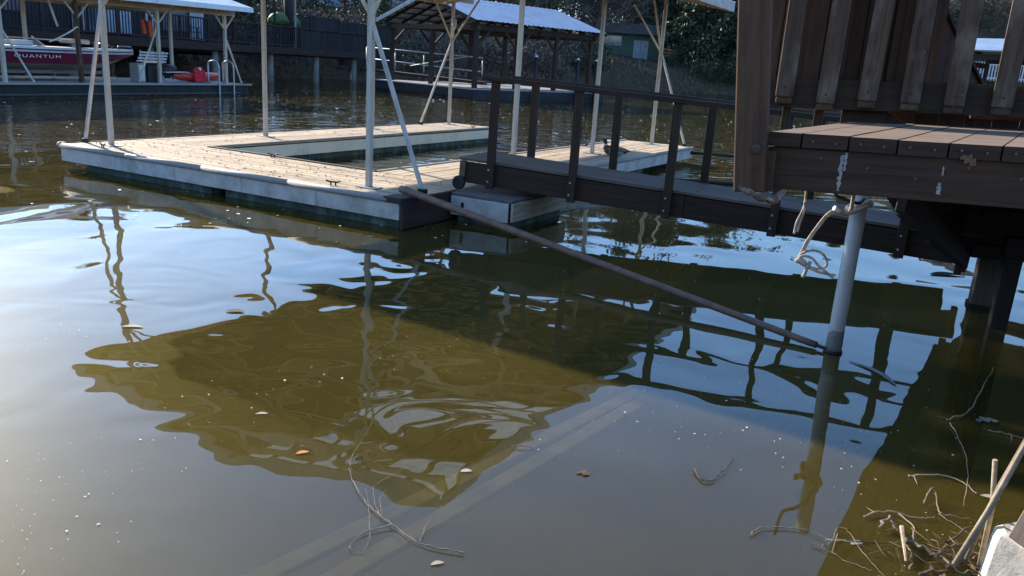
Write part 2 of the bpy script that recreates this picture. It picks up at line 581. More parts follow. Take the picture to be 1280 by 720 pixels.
def planks(parent, mat, along, a0, a1, c0, c1, z, pitch=0.14, th=0.032, joints=(), stagger=0.0, name='deck_board'):
    """Deck boards running along 'u' or 'v' between a0 and a1, laid side by side from c0 to c1."""
    n = int(round((c1 - c0) / pitch))
    w = (c1 - c0) / n
    for i in range(n):
        c = c0 + (i + 0.5) * w
        cuts = [a0] + [j + stagger * ((i * 7) % 5 - 2) for j in joints] + [a1]
        for s, e in zip(cuts[:-1], cuts[1:]):
            dz = random.uniform(-0.0025, 0.0025)
            p0, p1 = ((s + 0.003, c, z - th / 2 + dz), (e - 0.003, c, z - th / 2 + dz)) if along == 'u' else ((c, s + 0.003, z - th / 2 + dz), (c, e - 0.003, z - th / 2 + dz))
            bar(name, p0, p1, w - 0.007, th, mat, parent, bev=0.004)

planks(dock, M['deck'], 'u', UL + 0.06, -0.03, 0.06, VW, DZ, joints=(-2.6,), stagger=0.3)
planks(dock, M['deck'], 'v', VW + 0.01, VE - 0.35, UL + 0.06, UA, DZ, joints=(4.6, 7.0), stagger=0.25)
planks(dock, M['deck'], 'v', VW + 0.01, VE - 0.05, UB, -0.05, DZ, joints=(4.4, 7.2), stagger=0.25)
# sub-deck so the gaps between boards read dark
for a in ((UL + .05, -.05, .05, VW), (UL + .05, UA - .02, VW, VE - .4), (UB + .02, -.06, VW, VE - .1)):
    block('deck_frame', a[0], a[1], a[2], a[3], DZ - 0.12, DZ - 0.045, M['near_black'], dock, 0)
# fascia boards, jointed; each length a board of its own
FZ0, FZ1 = 0.105, DZ - 0.045
def fascia(p0, p1, mat, segs, th=0.035, z0=FZ0, z1=FZ1, name='fascia_board', lab=None, stain=-1):
    p0, p1 = Vector((*p0, (z0 + z1) / 2)), Vector((*p1, (z0 + z1) / 2))
    for i in range(segs):
        a, b = p0.lerp(p1, i / segs), p0.lerp(p1, (i + 1) / segs)
        d = (b - a).normalized() * 0.002
        o = bar(name, a + d, b - d, th + random.uniform(-.003, .003), z1 - z0, M['stained'] if i == stain else mat, dock)
        if i == stain:
            o['label'] = 'fascia board with a green mildew stain'
        if lab:
            o['label'] = lab
fascia((UL + .03, 0.03), (-0.05, 0.03), M['white'], 5, stain=1)
fascia((-0.02, 0.02), (-0.02, 1.0), M['redpanel'], 1, 0.04, 0.012, DZ - 0.005, lab='red-brown panel on the end by the gangway')
fascia((-0.02, 1.0), (-0.02, VE), M['white'], 5)
fascia((UL + .03, 0.06), (UL + .03, VE - .35), M['white'], 5)
fascia((UA + .015, VW), (UA + .015, VE - .35), M['cream'], 4)
fascia((UB - .015, VW), (UB - .015, VE), M['cream'], 4)
fascia((UA, VW + .015), (UB, VW + .015), M['cream'], 2)
fascia((UL + .05, VE - .33), (UA, VE - .33), M['white'], 1)
fascia((UB, VE - .02), (-.04, VE - .02), M['white'], 1)
# rounded rub rail along the outer edges and dark edge strips round the slip
def rub(p0, p1, segs, r=0.036, mat=None):
    p0, p1 = Vector((*p0, DZ - 0.022)), Vector((*p1, DZ - 0.022))
    for i in range(segs):
        a, b = p0.lerp(p1, i / segs), p0.lerp(p1, (i + 1) / segs)
        d = (b - a).normalized() * 0.004
        tube('rub_rail', [a + d, b - d], r, mat or M['rail_grey'], dock, 8)
rub((UL, 0.015), (-0.19, 0.015), 4)
rub((UL + .005, 0.03), (UL + .005, VE - .35), 5, 0.03, M['trim'])
rub((-.012, 1.1), (-.012, VE), 4, 0.03, M['rail_grey'])
for a, b in (((UA + .012, VW, DZ + .006), (UA + .012, VE - .35, DZ + .006)), ((UB - .012, VW + .02, DZ + .006), (UB - .012, VE, DZ + .006)),
             ((UA + .02, VW + .012, DZ + .006), (UB - .02, VW + .012, DZ + .006))):
    bar('edge_strip', a, b, 0.05, 0.022, M['trim'] if abs(a[1] - b[1]) < .1 else M['rail_grey'], dock)
tube('corner_cap', [(UL - .005, 0.10, DZ - .02), (UL - .012, 0.03, DZ - .02), (UL + .06, -.005, DZ - .02)], 0.042, M['rail_grey'], dock, 8)
# floats, set in under the deck
for a in ((UL + .42, -2.98, .11, VW - .1), (-2.74, -.1, .11, VW - .1), (UL + .2, UA - .06, VW - .05, 5.2), (UL + .2, UA - .06, 5.26, VE - .5),
          (UB + .06, -.12, VW - .05, 4.6), (UB + .06, -.12, 4.66, 7.4), (UB + .06, -.3, 7.5, VE - .7)):
    block('float_block', a[0], a[1], a[2], a[3], -0.35, FZ0 + 0.02, M['float'], dock, 0.02)
block('corner_bumper', -0.24, 0.0, -0.015, 0.20, DZ - 0.05, DZ + 0.012, M['rubber'], dock, 0.008)
def cleat(u, v, ang):
    c, s = math.cos(ang), math.sin(ang)
    it = [tube_data(spline([(u - c * .085, v - s * .085, DZ + .052), (u - c * .04, v - s * .04, DZ + .04), (u + c * .04, v + s * .04, DZ + .04), (u + c * .085, v + s * .085, DZ + .052)], 3), 0.010, 6)]
    for k in (-.028, .028):
        it.append(tube_data([(u + c * k, v + s * k, DZ), (u + c * k, v + s * k, DZ + .042)], 0.009, 6))
    joined('cleat', it, M['iron'], dock)
for u, v, a in ((-3.2, 1.36, 0.1), (-1.07, .16, 0.3), (-5.18, .22, -.2), (-4.62, 8.7, PI / 2), (-1.40, 9.2, PI / 2), (-1.38, 7.6, PI / 2)):
    cleat(u, v, a)

# ------------------------------------------------------------------ the boat canopy that stands on the dock
can = root('boat_canopy', 'white gabled boat canopy on slim cream posts over the U-shaped dock', 'canopy', DO, DTH)
R1, R2 = -5.28, -0.73
PV = ((0.42, 3.25, 6.30, 9.05), (0.36, 3.60, 6.40, 9.38))
HZ = 2.98
for row, u0 in enumerate((R1, R2)):
    for v0 in PV[row]:
        u = u0 if not (row == 0 and v0 > 6) else u0 - 0.22
        bar('post', (u, v0, DZ + 0.012), (u, v0, HZ + (0 if row == 0 else .18)), 0.060, 0.060, M['post'], can, up=(1, 0, 0))
        block('base_plate', u - .14, u + .14, v0 - .08, v0 + .08, DZ + .003, DZ + .012, M['galv'], can, 0.002)
        if v0 in (PV[row][0], PV[row][-1]):                     # knee braces on the corner posts only
            s = 1 if v0 == PV[row][0] else -1
            bar('knee_brace', (u, v0 + s * .03, 2.18), (u, v0 + s * .75, HZ + (.02 if row == 0 else .2)), 0.032, 0.032, M['post'], can)
            s = 1 if row == 0 else -1
            bar('knee_brace', (u + s * .03, v0, 2.18), (u + s * .66, v0, HZ + .05), 0.032, 0.032, M['post'], can)
    uu = u0 - (0.1 if row == 0 else 0)
    hz_ = HZ + (.08 if row == 0 else .26)
    bar('header_beam', (uu, .15, hz_), (uu, 9.62, hz_), 0.09, 0.14, M['post'], can)
for p0, p1 in (((R1 - .03, .42, 2.12), (-5.76, .36, DZ + .03)), ((R2 + .03, .36, 2.05), (-.09, .48, DZ + .03)),
               ((R1 - .25, 9.05, 2.1), (-5.72, 8.25, DZ + .03)), ((R2 + .03, 9.38, 2.1), (-.14, 9.72, DZ + .03))):
    st = bar('strut', p0, p1, 0.040, 0.040, M['white'], can)
    bar('strut_foot', (p1[0] - .05, p1[1], DZ + .03), (p1[0] + .05, p1[1], DZ + .03), 0.06, 0.05, M['iron'], can)
EU0, EU1, EV0, EV1, EZ, RZ, RU = -6.1, 0.52, 0.12, 9.60, 3.04, 3.62, -2.8
for v0 in np.linspace(EV0 + .25, EV1 - .25, 9):                 # trusses and rafters under the sheets
    bar('tie_beam', (R1 - .1, v0, HZ + .30), (R2, v0, HZ + .30), 0.05, 0.09, M['roofpale'], can)
    bar('rafter', (EU0 + .1, v0, EZ + .0), (RU, v0, RZ - .05), 0.05, 0.10, M['roofpale'], can)
    bar('rafter', (RU, v0, RZ - .05), (EU1 - .1, v0, EZ + .0), 0.05, 0.10, M['roofpale'], can)
    bar('web', (RU, v0, HZ + .32), (RU, v0, RZ - .1), 0.05, 0.05, M['roofpale'], can)
for k in range(7):
    t = k / 6
    for a in (EU0, EU1):
        u, z = a + (RU - a) * t, EZ + (RZ - EZ) * t
        bar('purlin', (u, EV0, z + .055), (u, EV1, z + .055), 0.06, 0.035, M['roofunder'], can)
def sheet(u0, z0, u1, z1, v0, v1, mat, parent, name='roof_sheet', nrib=6, amp=0.016):
    V, F = [], []
    n = nrib * 4
    for i in range(n + 1):
        v = v0 + (v1 - v0) * i / n
        dz = amp * (1 if (i % 4) in (0,) else -0.3 if (i % 4) == 2 else 0.2)
        for th in (0, 0.004):
            V += [(u0, v, z0 + dz + th), (u1, v, z1 + dz + th)]
    for i in range(n):
        a = i * 4
        F += [(a, a + 1, a + 5, a + 4), (a + 2, a + 6, a + 7, a + 3)]
    return obj(name, mesh(name, V, F, mat), parent)
nS = 11
for i in range(nS):
    v0, v1 = EV0 + (EV1 - EV0) * i / nS, EV0 + (EV1 - EV0) * (i + 1) / nS
    sheet(EU0 - .05, EZ + .085, RU, RZ + .09, v0 + .007, v1 - .007, M['roofwhite'], can)
    sheet(EU1 + .05, EZ + .085, RU, RZ + .09, v0 + .007, v1 - .007, M['skylight'] if i in (0, 2, 3) else M['roofwhite'], can)
    slab('dark_underside_board', [(EU0, v0 + .015, EZ + .045), (RU, v0 + .015, RZ + .045), (RU, v1 - .015, RZ + .045), (EU0, v1 - .015, EZ + .045)], .012, M['near_black'], can)  # unseen dark boards, added so the roof underside mirrors dark
    if i not in (0, 2, 3):
        slab('dark_underside_board', [(EU1, v0 + .015, EZ + .045), (RU, v0 + .015, RZ + .045), (RU, v1 - .015, RZ + .045), (EU1, v1 - .015, EZ + .045)], .012, M['near_black'], can)
for a, b in (((EU0 - .03, EV0, EZ + .01), (EU0 - .03, EV1, EZ + .01)), ((EU1 + .03, EV0, EZ + .01), (EU1 + .03, EV1, EZ + .01)),
             ((EU0, EV0 - .02, EZ + .01), (RU, EV0 - .02, RZ + .02)), ((RU, EV0 - .02, RZ + .02), (EU1, EV0 - .02, EZ + .01)),
             ((EU0, EV1 + .02, EZ + .01), (RU, EV1 + .02, RZ + .02)), ((RU, EV1 + .02, RZ + .02), (EU1, EV1 + .02, EZ + .01))):
    bar('roof_fascia', a, b, 0.03, 0.17, M['white'], can)
hr = tube('hanging_lamp_float', [(R1 + .12, 8.6, 2.95), (R1 + .12, 8.6, 2.62)], 0.008, M['flake'], None, 6)
hr.name = 'hanging_float'
hr.location = DO; hr.rotation_euler = (0, 0, DTH)
tag(hr, 'small white float hanging on a cord under the canopy of the U-shaped dock', 'float')
V_, F_ = tube_data([(R1 + .12, 8.6, 2.63), (R1 + .12, 8.6, 2.58), (R1 + .12, 8.6, 2.50), (R1 + .12, 8.6, 2.42), (R1 + .12, 8.6, 2.37)], [0.012, 0.04, 0.055, 0.04, 0.012], 10)
obj('bulb', mesh('bulb', V_, F_, M['flake'], True), hr)

V, F = [], []
for i in range(520):
    if i % 3:
        u, v = RNG.uniform(UL + .2, -.3), RNG.uniform(.12, VW - .05)
    elif i % 2:
        u, v = RNG.uniform(UL + .15, UA - .1), RNG.uniform(VW, VE - .5)
    else:
        u, v = RNG.uniform(UB + .1, -.15), RNG.uniform(VW, VE - .2)
    a = RNG.uniform(0, 2 * PI); L = RNG.uniform(.008, .026); w = L * RNG.uniform(.3, .7)
    c = np.array((u, v, DZ + .006))
    d = np.array((math.cos(a), math.sin(a), RNG.normal(0, .15))) * L; e = np.array((-math.sin(a), math.cos(a), .3)) * w
    k = len(V); V += [c - d, c + e, c + d + (0, 0, .008), c - e * .8]; F.append((k, k + 1, k + 2, k + 3))
lt_ = obj('dock_litter', fastmesh('dock_litter', V, F, M['leafdry']))
lt_.location = DO; lt_.rotation_euler = (0, 0, DTH)
struct(lt_, 'stuff')

# ------------------------------------------------------------------ low step platform beside the dock
stp = root('step_platform', 'low timber step platform with a white painted end under the gangway foot', 'platform', DO, DTH)
planks(stp, M['deck_grey'], 'u', 0.02, 0.80, 0.88, 2.28, DZ - 0.005, th=0.035)
block('platform_frame', .03, .78, .90, 2.26, .12, DZ - .045, M['near_black'], stp, 0)
bar('end_panel', (0.03, .875, .185), (.77, .875, .185), .02, .21, M['white'], stp)
for u in (.83,):
    bar('side_panel', (.805, .89, .19), (.805, 2.25, .19), .03, .20, M['deck'], stp)
block('panel_slot', .17, .205, .858, .866, .13, .23, M['iron'], stp, 0)
block('float_block', .06, .76, .95, 2.2, -.3, .1, M['float'], stp, .02)

# ------------------------------------------------------------------ gangway
G0, G1 = Vector((-0.58949, 9.15621, 0.43)), Vector((4.0968, 7.33826, 0.22))
gx = (G1 - G0).normalized()
gy = Vector((-gx.y, gx.x, 0)).normalized()
gz = gx.cross(gy)
GL = (G1 - G0).length
gm = Matrix(((gx.x, gy.x, gz.x, G0.x), (gx.y, gy.y, gz.y, G0.y), (gx.z, gy.z, gz.z, G0.z), (0, 0, 0, 1)))
gw = root('gangway', 'dark timber gangway with square handrails sloping from the shore deck to the dock', 'gangway', mat=gm)
GW, GH = 0.85, 0.245
for y in (0.02, GW - 0.02):
    for a, b in ((-.09, 2.45), (2.454, GL + .02)):
        bar('stringer', (a, y, GH / 2 - .005), (b, y, GH / 2 - .005), 0.04, GH - .01, M['dark'], gw)
nb = 6
for i in range(nb):
    w = (GW + .03) / nb
    y = -.015 + w * (i + .5)
    for a, b in ((-.11, 2.2 + .35 * (i % 2)), (2.2 + .35 * (i % 2), GL + .03)):
        bar('deck_board', (a + .002, y, GH + .016), (b - .002, y, GH + .016), w - .008, .032, M['gangdeck'], gw, bev=.004)
for x in (.25, 1.3, 2.35, 3.4, 4.5):
    bar('cross_joist', (x, .045, GH / 2 - .02), (x, GW - .045, GH / 2 - .02), .04, .18, M['dark'], gw)
for i, x in enumerate((.29, 1.24, 2.27, 3.33, 4.49)):
    bar('rail_post', (x + .02, -.045, -.02), (x - .02, -.045, 1.14), .085, .06, M['dark'], gw, up=(0, 1, 0))
    for z in (.06, .19):
        tube('bolt', [(x, -.072, z), (x, -.088, z)], .011, M['galv'], gw, 6)
for x in (.40, 1.42, 2.48, 3.60, 4.60):
    bar('rail_post', (x + .02, GW + .045, 0), (x - .02, GW + .045, 1.13), .085, .06, M['dark'], gw, up=(0, 1, 0))
for y in (-.05, GW + .05):
    for a, b in ((.12, 2.3), (2.304, GL - .1)):
        bar('handrail', (a, y, 1.165), (b, y, 1.165), .10, .05, M['dark'], gw)
bar('wheel_bracket', (-.05, -.03, .235), (-.05, -.03, .06), .07, .012, M['rust'], gw, up=(0, 1, 0))
def wheel(parent, c, r=.078, w=.045):
    prof = [(0.0, -w * .30), (r * .45, -w * .30), (r * .5, -w * .5), (r * .85, -w * .5), (r, -w * .3), (r, w * .3), (r * .85, w * .5), (r * .5, w * .5), (r * .45, w * .3), (0.0, w * .3)]
    V, F = [], []
    n = 24
    for rr, y in prof:
        for k in range(n):
            t = 2 * PI * k / n
            V.append((c[0] + rr * math.cos(t), c[1] + y, c[2] + rr * math.sin(t)))
    for i in range(len(prof) - 1):
        for k in range(n):
            F.append((i * n + k, i * n + (k + 1) % n, (i + 1) * n + (k + 1) % n, (i + 1) * n + k))
    o = obj('wheel', mesh('wheel', V, F, M['rubber'], False), parent)
    obj('hub', mesh('hub', *tube_data([(c[0], c[1] - w * .5, c[2]), (c[0], c[1] + w * .5, c[2])], r * .2, 10), M['iron']), o)
    return o
wheel(gw, (-.06, -.075, .0))
for i, x in enumerate((4.66,)):
    bar('end_cleat', (x + .4, -.03, -.05), (x + .4, -.03, .26), .05, .09, M['dark'], gw, up=(0, 1, 0))

# ------------------------------------------------------------------ poles that hold the dock off the shore
pp = tube('mooring_pipe', [(-1.262, 8.737, .375), (-1.20, 8.67, .372), (2.02, 5.365, .035), (2.10, 5.285, .028)], [.040, .042, .025, .023], M['rust'], None, 12)
tag(pp, 'long rusty steel pipe slanting from the dock corner down to the white pole', 'pipe')
obj('pipe_tip', mesh('pipe_tip', *tube_data([(2.10, 5.285, .028), (2.14, 5.245, .024), (2.19, 5.20, .02)], [.014, .012, .006], 6), M['iron']), pp)
for (a, b, nm) in (((3.35, 16.9, .22), (12.5, 14.2, .35), 'thin dark mooring pipe reaching the far end of the dock, behind the gangway rail'),
                   ((1.9, 12.6, .18), (10.5, 11.2, .30), 'thin dark mooring pipe low over the water between gangway and duck')):
    o = tube('mooring_pipe', [a, tuple(a[i] + (b[i] - a[i]) * .03 for i in range(3)), b], [.05, .028, .028], M['iron'], None, 8)
    tag(o, nm, 'pipe')

# ------------------------------------------------------------------ the shore deck on the right (local x along its front, y inwards)
NC = Vector((0.8754, 2.8692, 1.5382))
NK = 0.7595          # local unit of the shore deck, in metres
e1 = Vector((0.92303228, -0.38363826, 0.02886346)).normalized()
eh = Vector((0.38379816, 0.92341701, 0.0)).normalized()
en = e1.cross(eh)
NM = Matrix(((e1.x, eh.x, en.x, NC.x), (e1.y, eh.y, en.y, NC.y), (e1.z, eh.z, en.z, NC.z), (0, 0, 0, 1))) @ Matrix.Scale(NK, 4)
sd = root('shore_deck', 'dark brown shore deck with rough balusters and a hanging corner post', 'deck', mat=NM)
SL = 0.19
xs = [-0.02] + [0.1243 + 0.1967 * i for i in range(17)]
for i in range(len(xs) - 1):
    a, b = xs[i] + .004, xs[i + 1] - .004
    y0, y1 = -0.022 + random.uniform(-.006, .006), 2.3
    dz = random.uniform(-.003, .003)
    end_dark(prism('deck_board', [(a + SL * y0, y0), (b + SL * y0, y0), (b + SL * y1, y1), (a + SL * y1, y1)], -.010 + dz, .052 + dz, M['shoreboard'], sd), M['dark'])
bar('front_beam', (-.02, .022, -.108), (3.3, .022, -.108), .045, .19, M['dark'], sd)
for x in (.10, .72, 1.34, 1.96, 2.6):
    bar('joist', (x + SL * .1, .06, -.09), (x + SL * 2.2, 2.2, -.09), .045, .16, M['near_black'], sd)
bar('corner_post', (-.075, -.05, -.215), (-.225, -.05, 1.75), .135, .13, M['plank'], sd, up=(0, 1, 0), bev=.006)
bar('post_block', (-.005, -.02, -.212), (-.005, -.02, -.03), .05, .085, M['plank'], sd, up=(0, 1, 0))
V_, F_ = tube_data([(-.06, -.115, -.02), (-.06, -.125, -.02), (-.06, -.132, -.02), (-.06, -.136, -.02)], [.024, .022, .016, .006], 14)
obj('bolt_head', mesh('bolt_head', V_, F_, M['baluster'], True), sd)
tube('bolt_head', [(-.06, -.115, -.105), (-.06, -.121, -.105)], .010, M['iron'], sd, 8)
# main floor of the deck running inland behind the railing, and its joists
FA, FB = Vector((1.14, 2.93)), Vector((6.81, 11.7))
fd = (FB - FA).normalized(); fn = Vector((fd.y, -fd.x))
inv = NM.inverted()
def wslab(name, a, b, z0, z1, mat):
    P = [FA + fd * a[0] + fn * b[0], FA + fd * a[1] + fn * b[0], FA + fd * a[1] + fn * b[1], FA + fd * a[0] + fn * b[1]]
    P = P[::-1]
    vs = [inv @ Vector((q.x, q.y, z)) for z in (z0, z1) for q in P]
    fs = [(3, 2, 1, 0), (4, 5, 6, 7)] + [(k, (k + 1) % 4, 4 + (k + 1) % 4, 4 + k) for k in range(4)]
    return obj(name, mesh(name, vs, fs, mat), sd)
wslab('floor_slab', (1.2, 10.2), (0.02, 3.6), 1.43, 1.47, M['near_black'])
wslab('edge_beam', (.1, 10.2), (0, .05), 1.38, 1.47, M['near_black'])
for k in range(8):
    wslab('floor_joist', (.3, 10.2), (.45 * k + .3, .45 * k + .345), 1.39, 1.43, M['near_black'])
# railing set back from the front edge
rr0 = random.Random(12)
bar('bottom_rail', (-.25, 1.5, .215), (3.1, 1.5, .215), .04, .175, M['dark'], sd)
bar('top_rail', (-.25, 1.47, 1.12), (3.1, 1.47, 1.12), .09, .14, M['dark'], sd)
for i, (xb, zb, xt) in enumerate(((-.115, .160, -.05), (.125, .128, .115), (.355, .154, .322), (.588, .151, .56), (.818, .144, .79), (1.055, .147, 1.016), (1.29, .15, 1.25), (1.53, .146, 1.49), (1.77, .15, 1.74), (2.02, .15, 1.99), (2.26, .15, 2.24))):
    dx = .03 + rr0.uniform(-.02, .03)
    o = bar('baluster', (xb, 1.447, zb + .03), (xb + dx * 1.0, 1.447, 1.18), .105, .045, M['baluster'], sd, up=(0, 1, 0), bev=.006)
    c = bar('baluster_tip', (xb - dx * .01, 1.448, zb - .012), (xb, 1.448, zb + .029), .098, .040, M['cutend'], o, up=(0, 1, 0), bev=.008)
    c.parent = o
    c.matrix_parent_inverse = o.matrix_basis.inverted()
    for z in (.085, .03):
        t = tube('nail_hole', [(xb, 1.426, zb + z), (xb, 1.4235, zb + z)], .008, M['iron'], o, 6)
        t.matrix_parent_inverse = o.matrix_basis.inverted()
for x0, w in ((-.108, .05), (.085, .055), (.30, .17), (.42, .1)):
    bar('rail_stub', (x0, 1.60, -.06), (x0 + .01, 1.60, .22), w, .05, M['dark'], sd, up=(0, 1, 0))
bar('diagonal_brace', (.37, 1.66, .13), (.66, 1.66, -.05), .035, .11, M['plank'], sd)
for i in range(15):
    x = .56 + i * .145
    bar('skirt_plank', (x, 1.83, -.08), (x, 1.83, .26), .14, .025, M['dark'] if i != 4 else M['redpanel'], sd, up=(0, 1, 0))
bar('skirt_ledge', (.93, 1.70, .115), (1.22, 1.70, .115), .09, .02, M['baluster'], sd)
# streaks of bird droppings down the front beam
def streak(x, z0, z1, w, seed):
    rnd = random.Random(seed)
    V, F = [], []
    n = 14
    for i in range(n + 1):
        z = z0 + (z1 - z0) * i / n
        ww = w * (0.35 + 0.75 * rnd.random())
        cx = x + w * .35 * (rnd.random() - .5)
        V += [(cx - ww / 2, -.002, z), (cx + ww / 2, -.0026, z)]
    for i in range(n):
        F.append((2 * i, 2 * i + 1, 2 * i + 3, 2 * i + 2))
    o = obj('dropping_streak', mesh('dropping_streak', V, F, M['dropping']), sd)
    return o
for a in ((.30, -.03, -.19, .020, 1), (.315, -.02, -.10, .012, 2), (.70, -.12, -.17, .018, 3), (.705, -.05, -.09, .007, 4), (1.05, -.08, -.12, .007, 5)):
    streak(*a)
# nail heads in the front beam and the board ends
for i in range(14):
    x = .12 + .1967 * i
    for dx_, z_ in ((.05, .022), (.145, .018), (.09, -.05 - .03 * (i % 3))):
        tube('nail', [(x + dx_, -.02 if z_ > 0 else .002, z_), (x + dx_, -.030 if z_ > 0 else -.003, z_)], .006, M['rust'], sd, 6)
# plank wall beyond the railing
wl = root('plank_wall', 'brown wall of upright planks rising behind the shore deck railing', 'wall', mat=NM)
x = -.30
rr = random.Random(4)
while x < .66:
    w = rr.uniform(.10, .15)
    if x + w > .68:
        w = .68 - x
    if w < .03:
        break
    o = bar('plank', (x + w / 2, 1.575 + rr.uniform(-.008, .008), rr.uniform(.20, .25)), (x + w / 2 + .05, 1.575, 2.2), w - .005, .028, M['plank'], wl, up=(0, 1, 0))
    x += w
for xx in (-.12, .18, .46):
    bar('batten', (xx, 1.548, .22), (xx + .05, 1.548, 2.2), .04, .03, M['plank'], wl, up=(0, 1, 0))
bar('corner_batten', (.67, 1.545, .12), (.72, 1.545, 2.2), .06, .05, M['plank'], wl, up=(0, 1, 0))
slab('sheathing', [(-.30, 1.60, .24), (.66, 1.60, .24), (.70, 1.60, 2.2), (-.26, 1.60, 2.2)], .012, M['plank'], wl)
# the raked wall that runs on from it
rk = root('raked_wall', 'red-brown raked plank wall whose sloping top falls away behind the balusters', 'wall')
P0 = Vector((1.914, 4.048, 0)); rd = Vector((math.sin(math.radians(60)), math.cos(math.radians(60)), 0))
def ztop(t):
    return float(np.interp(t, [-.19, -.06, .167, .311, .44, .57], [2.41, 2.145, 1.997, 1.89, 1.79, 1.68]))
for i in range(9):
    t0, t1 = -.08 + i * .065, -.08 + (i + 1) * .065 - .003
    slab('plank', [P0 + rd * t0 + Vector((0, 0, 1.50)), P0 + rd * t1 + Vector((0, 0, 1.50)), P0 + rd * t1 + Vector((0, 0, ztop(t1) - .03)), P0 + rd * t0 + Vector((0, 0, ztop(t0) - .03))], .025, M['redpanel'] if i % 3 else M['plank'], rk)
for a, b in ((-.11, .167), (.167, .311), (.311, .47)):
    pa, pb = P0 + rd * a + Vector((-.02, .0, ztop(a) - .04)), P0 + rd * b + Vector((-.02, 0, ztop(b) - .04))
    bar('rake_board', pa, pb, .035, .10, M['plank'], rk)
    bar('rake_cap', pa + Vector((0, 0, .056)), pb + Vector((0, 0, .056)), .07, .016, M['dark'], rk)

# timber bulkhead and pilings in the shade under the deck
BP = Vector((3.94, 6.61, 0)); bd = Vector((math.sin(math.radians(112)), math.cos(math.radians(112)), 0)); bn = Vector((-bd.y, bd.x, 0))
BM = Matrix(((bd.x, bn.x, 0, BP.x), (bd.y, bn.y, 0, BP.y), (0, 0, 1, 0), (0, 0, 0, 1)))
bk = root('timber_bulkhead', 'dark timber bulkhead with a slanting left edge under the shore deck', 'bulkhead', mat=BM)
def stack(name, P, M4, y, mat):
    vs = [M4 @ Vector((p[0], y + d, p[1])) for d in (0, .05) for p in P]
    fs = [(3, 2, 1, 0), (4, 5, 6, 7)] + [(k, (k + 1) % 4, 4 + (k + 1) % 4, 4 + k) for k in range(4)]
    obj(name, mesh(name, vs, fs, mat), bk)
I4 = Matrix.Identity(4)
for i in range(6):
    z0 = .45 + i * .16
    stack('plank', [(-.29, z0), (2.6, z0 + .10), (2.6, z0 + .255), (-.29, z0 + .155)], I4, .02 * (i % 2), M['near_black'])
WA, WB = Vector((1.95, 4.24, 1.18)), Vector((3.72, 6.68, .37))
wx = Vector((WB.x - WA.x, WB.y - WA.y, 0)); WL = wx.length; wx.normalize(); wy = Vector((-wx.y, wx.x, 0))
WM = BM.inverted() @ Matrix(((wx.x, wy.x, 0, WA.x), (wx.y, wy.y, 0, WA.y), (0, 0, 1, 0), (0, 0, 0, 1)))
def xd(z):
    return max(0.0, WL * (1.18 - z) / (1.18 - .37))
for i in range(6):
    z0, z1 = .40 + i * .165, .40 + i * .165 + .16
    stack('plank', [(xd(z0), z0), (WL, z0), (WL, z1), (xd(z1), z1)], WM, .015 * (i % 2), M['near_black'])
o = bar('slanting_brace', (0, -.05, 1.20), (WL, -.05, .40), .05, .13, M['near_black'], bk)
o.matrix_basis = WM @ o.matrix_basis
bar('sill_beam', (-.16, -.055, .50), (2.5, -.055, .60), .07, .11, M['near_black'], bk)
bar('cross_beam', (-.14, -.06, .80), (2.4, -.06, .88), .06, .09, M['near_black'], bk)
bar('hanging_block', (-.235, -.09, .29), (-.235, -.09, .47), .05, .06, M['dark'], bk, up=(0, 1, 0))
pl = root('piling', 'square wooden piling standing in the water below the bulkhead, the paler one', 'piling', mat=BM)
bar('pile', (0.005, .11, -1.5), (.02, .11, .62), .185, .18, M['gangdeck'], pl, up=(0, 1, 0), bev=.008)
bar('wet_foot', (0.005, .11, -.2), (.006, .11, .035), .195, .19, M['near_black'], pl, up=(0, 1, 0), bev=.008)
p2 = root('piling', 'dark narrow piling just right of the paler one, in front of the bulkhead', 'piling', mat=Matrix.Translation((-.12, -.52, 0)) @ BM)
bar('pile', (-.04, 0, -1.5), (-.02, 0, .62), .12, .12, M['near_black'], p2, up=(0, 1, 0), bev=.008)
bar('pile_collar', (-.02, .0, .56), (-.02, .0, .72), .16, .16, M['near_black'], p2, up=(0, 1, 0), bev=.008)

# white pole with its lashing, cords, foam
M['algae'] = paint('algae_stain', (.20, .19, .15), (.07, .075, .05), .6, .8, scale=14)
wp = root('white_pole', 'old white plastic pole standing in the water in front of the gangway', 'pole', loc=(2.2, 5.24, 0))
tube('pipe', [(-.012, .0, -1.5), (0, 0, 0), (.015, .01, 1.40)], .050, M['pvc'], wp, 16)
tube('water_collar', [(0, 0, -.004), (0, 0, .018)], .062, M['iron'], wp, 12)
tube('algae_band', [(0, 0, .0), (.001, 0, .05), (.002, 0, .11), (.003, 0, .16)], [.0535, .053, .0518, .0504], M['algae'], wp, 16)
ro = tube('lashing_rope', [(2.05, 5.17, .975), (2.10, 5.16, .960), (2.155, 5.155, .985), (2.23, 5.165, 1.02), (2.272, 5.22, 1.03), (2.25, 5.30, 1.015), (2.17, 5.31, .985), (2.14, 5.25, .975), (2.15, 5.17, 1.0), (2.24, 5.165, 1.05)], .015, M['rope'], None, 8, sp=4)
tag(ro, 'thick pale rope lashed round the top of the white pole', 'rope')
tail = [(2.095, 5.12, .976), (2.011, 5.1, .991), (1.956, 5.1, .957), (1.908, 5.1, .882), (1.853, 5.1, .774), (1.826, 5.1, .689), (1.816, 5.1, .657)]
def nearer(P, k=.592):
    return [(x * k, y * k, 1.75 + (z - 1.75) * k) for x, y, z in P]
loop = [(1.807, 5.08, .671), (1.847, 5.08, .711), (1.906, 5.08, .725), (1.965, 5.08, .703), (1.994, 5.07, .652), (1.974, 5.06, .619), (1.903, 5.06, .614), (1.827, 5.07, .641), (1.794, 5.08, .655), (1.85, 5.06, .627), (1.937, 5.05, .595), (2.01, 5.04, .584), (2.047, 5.04, .581)]
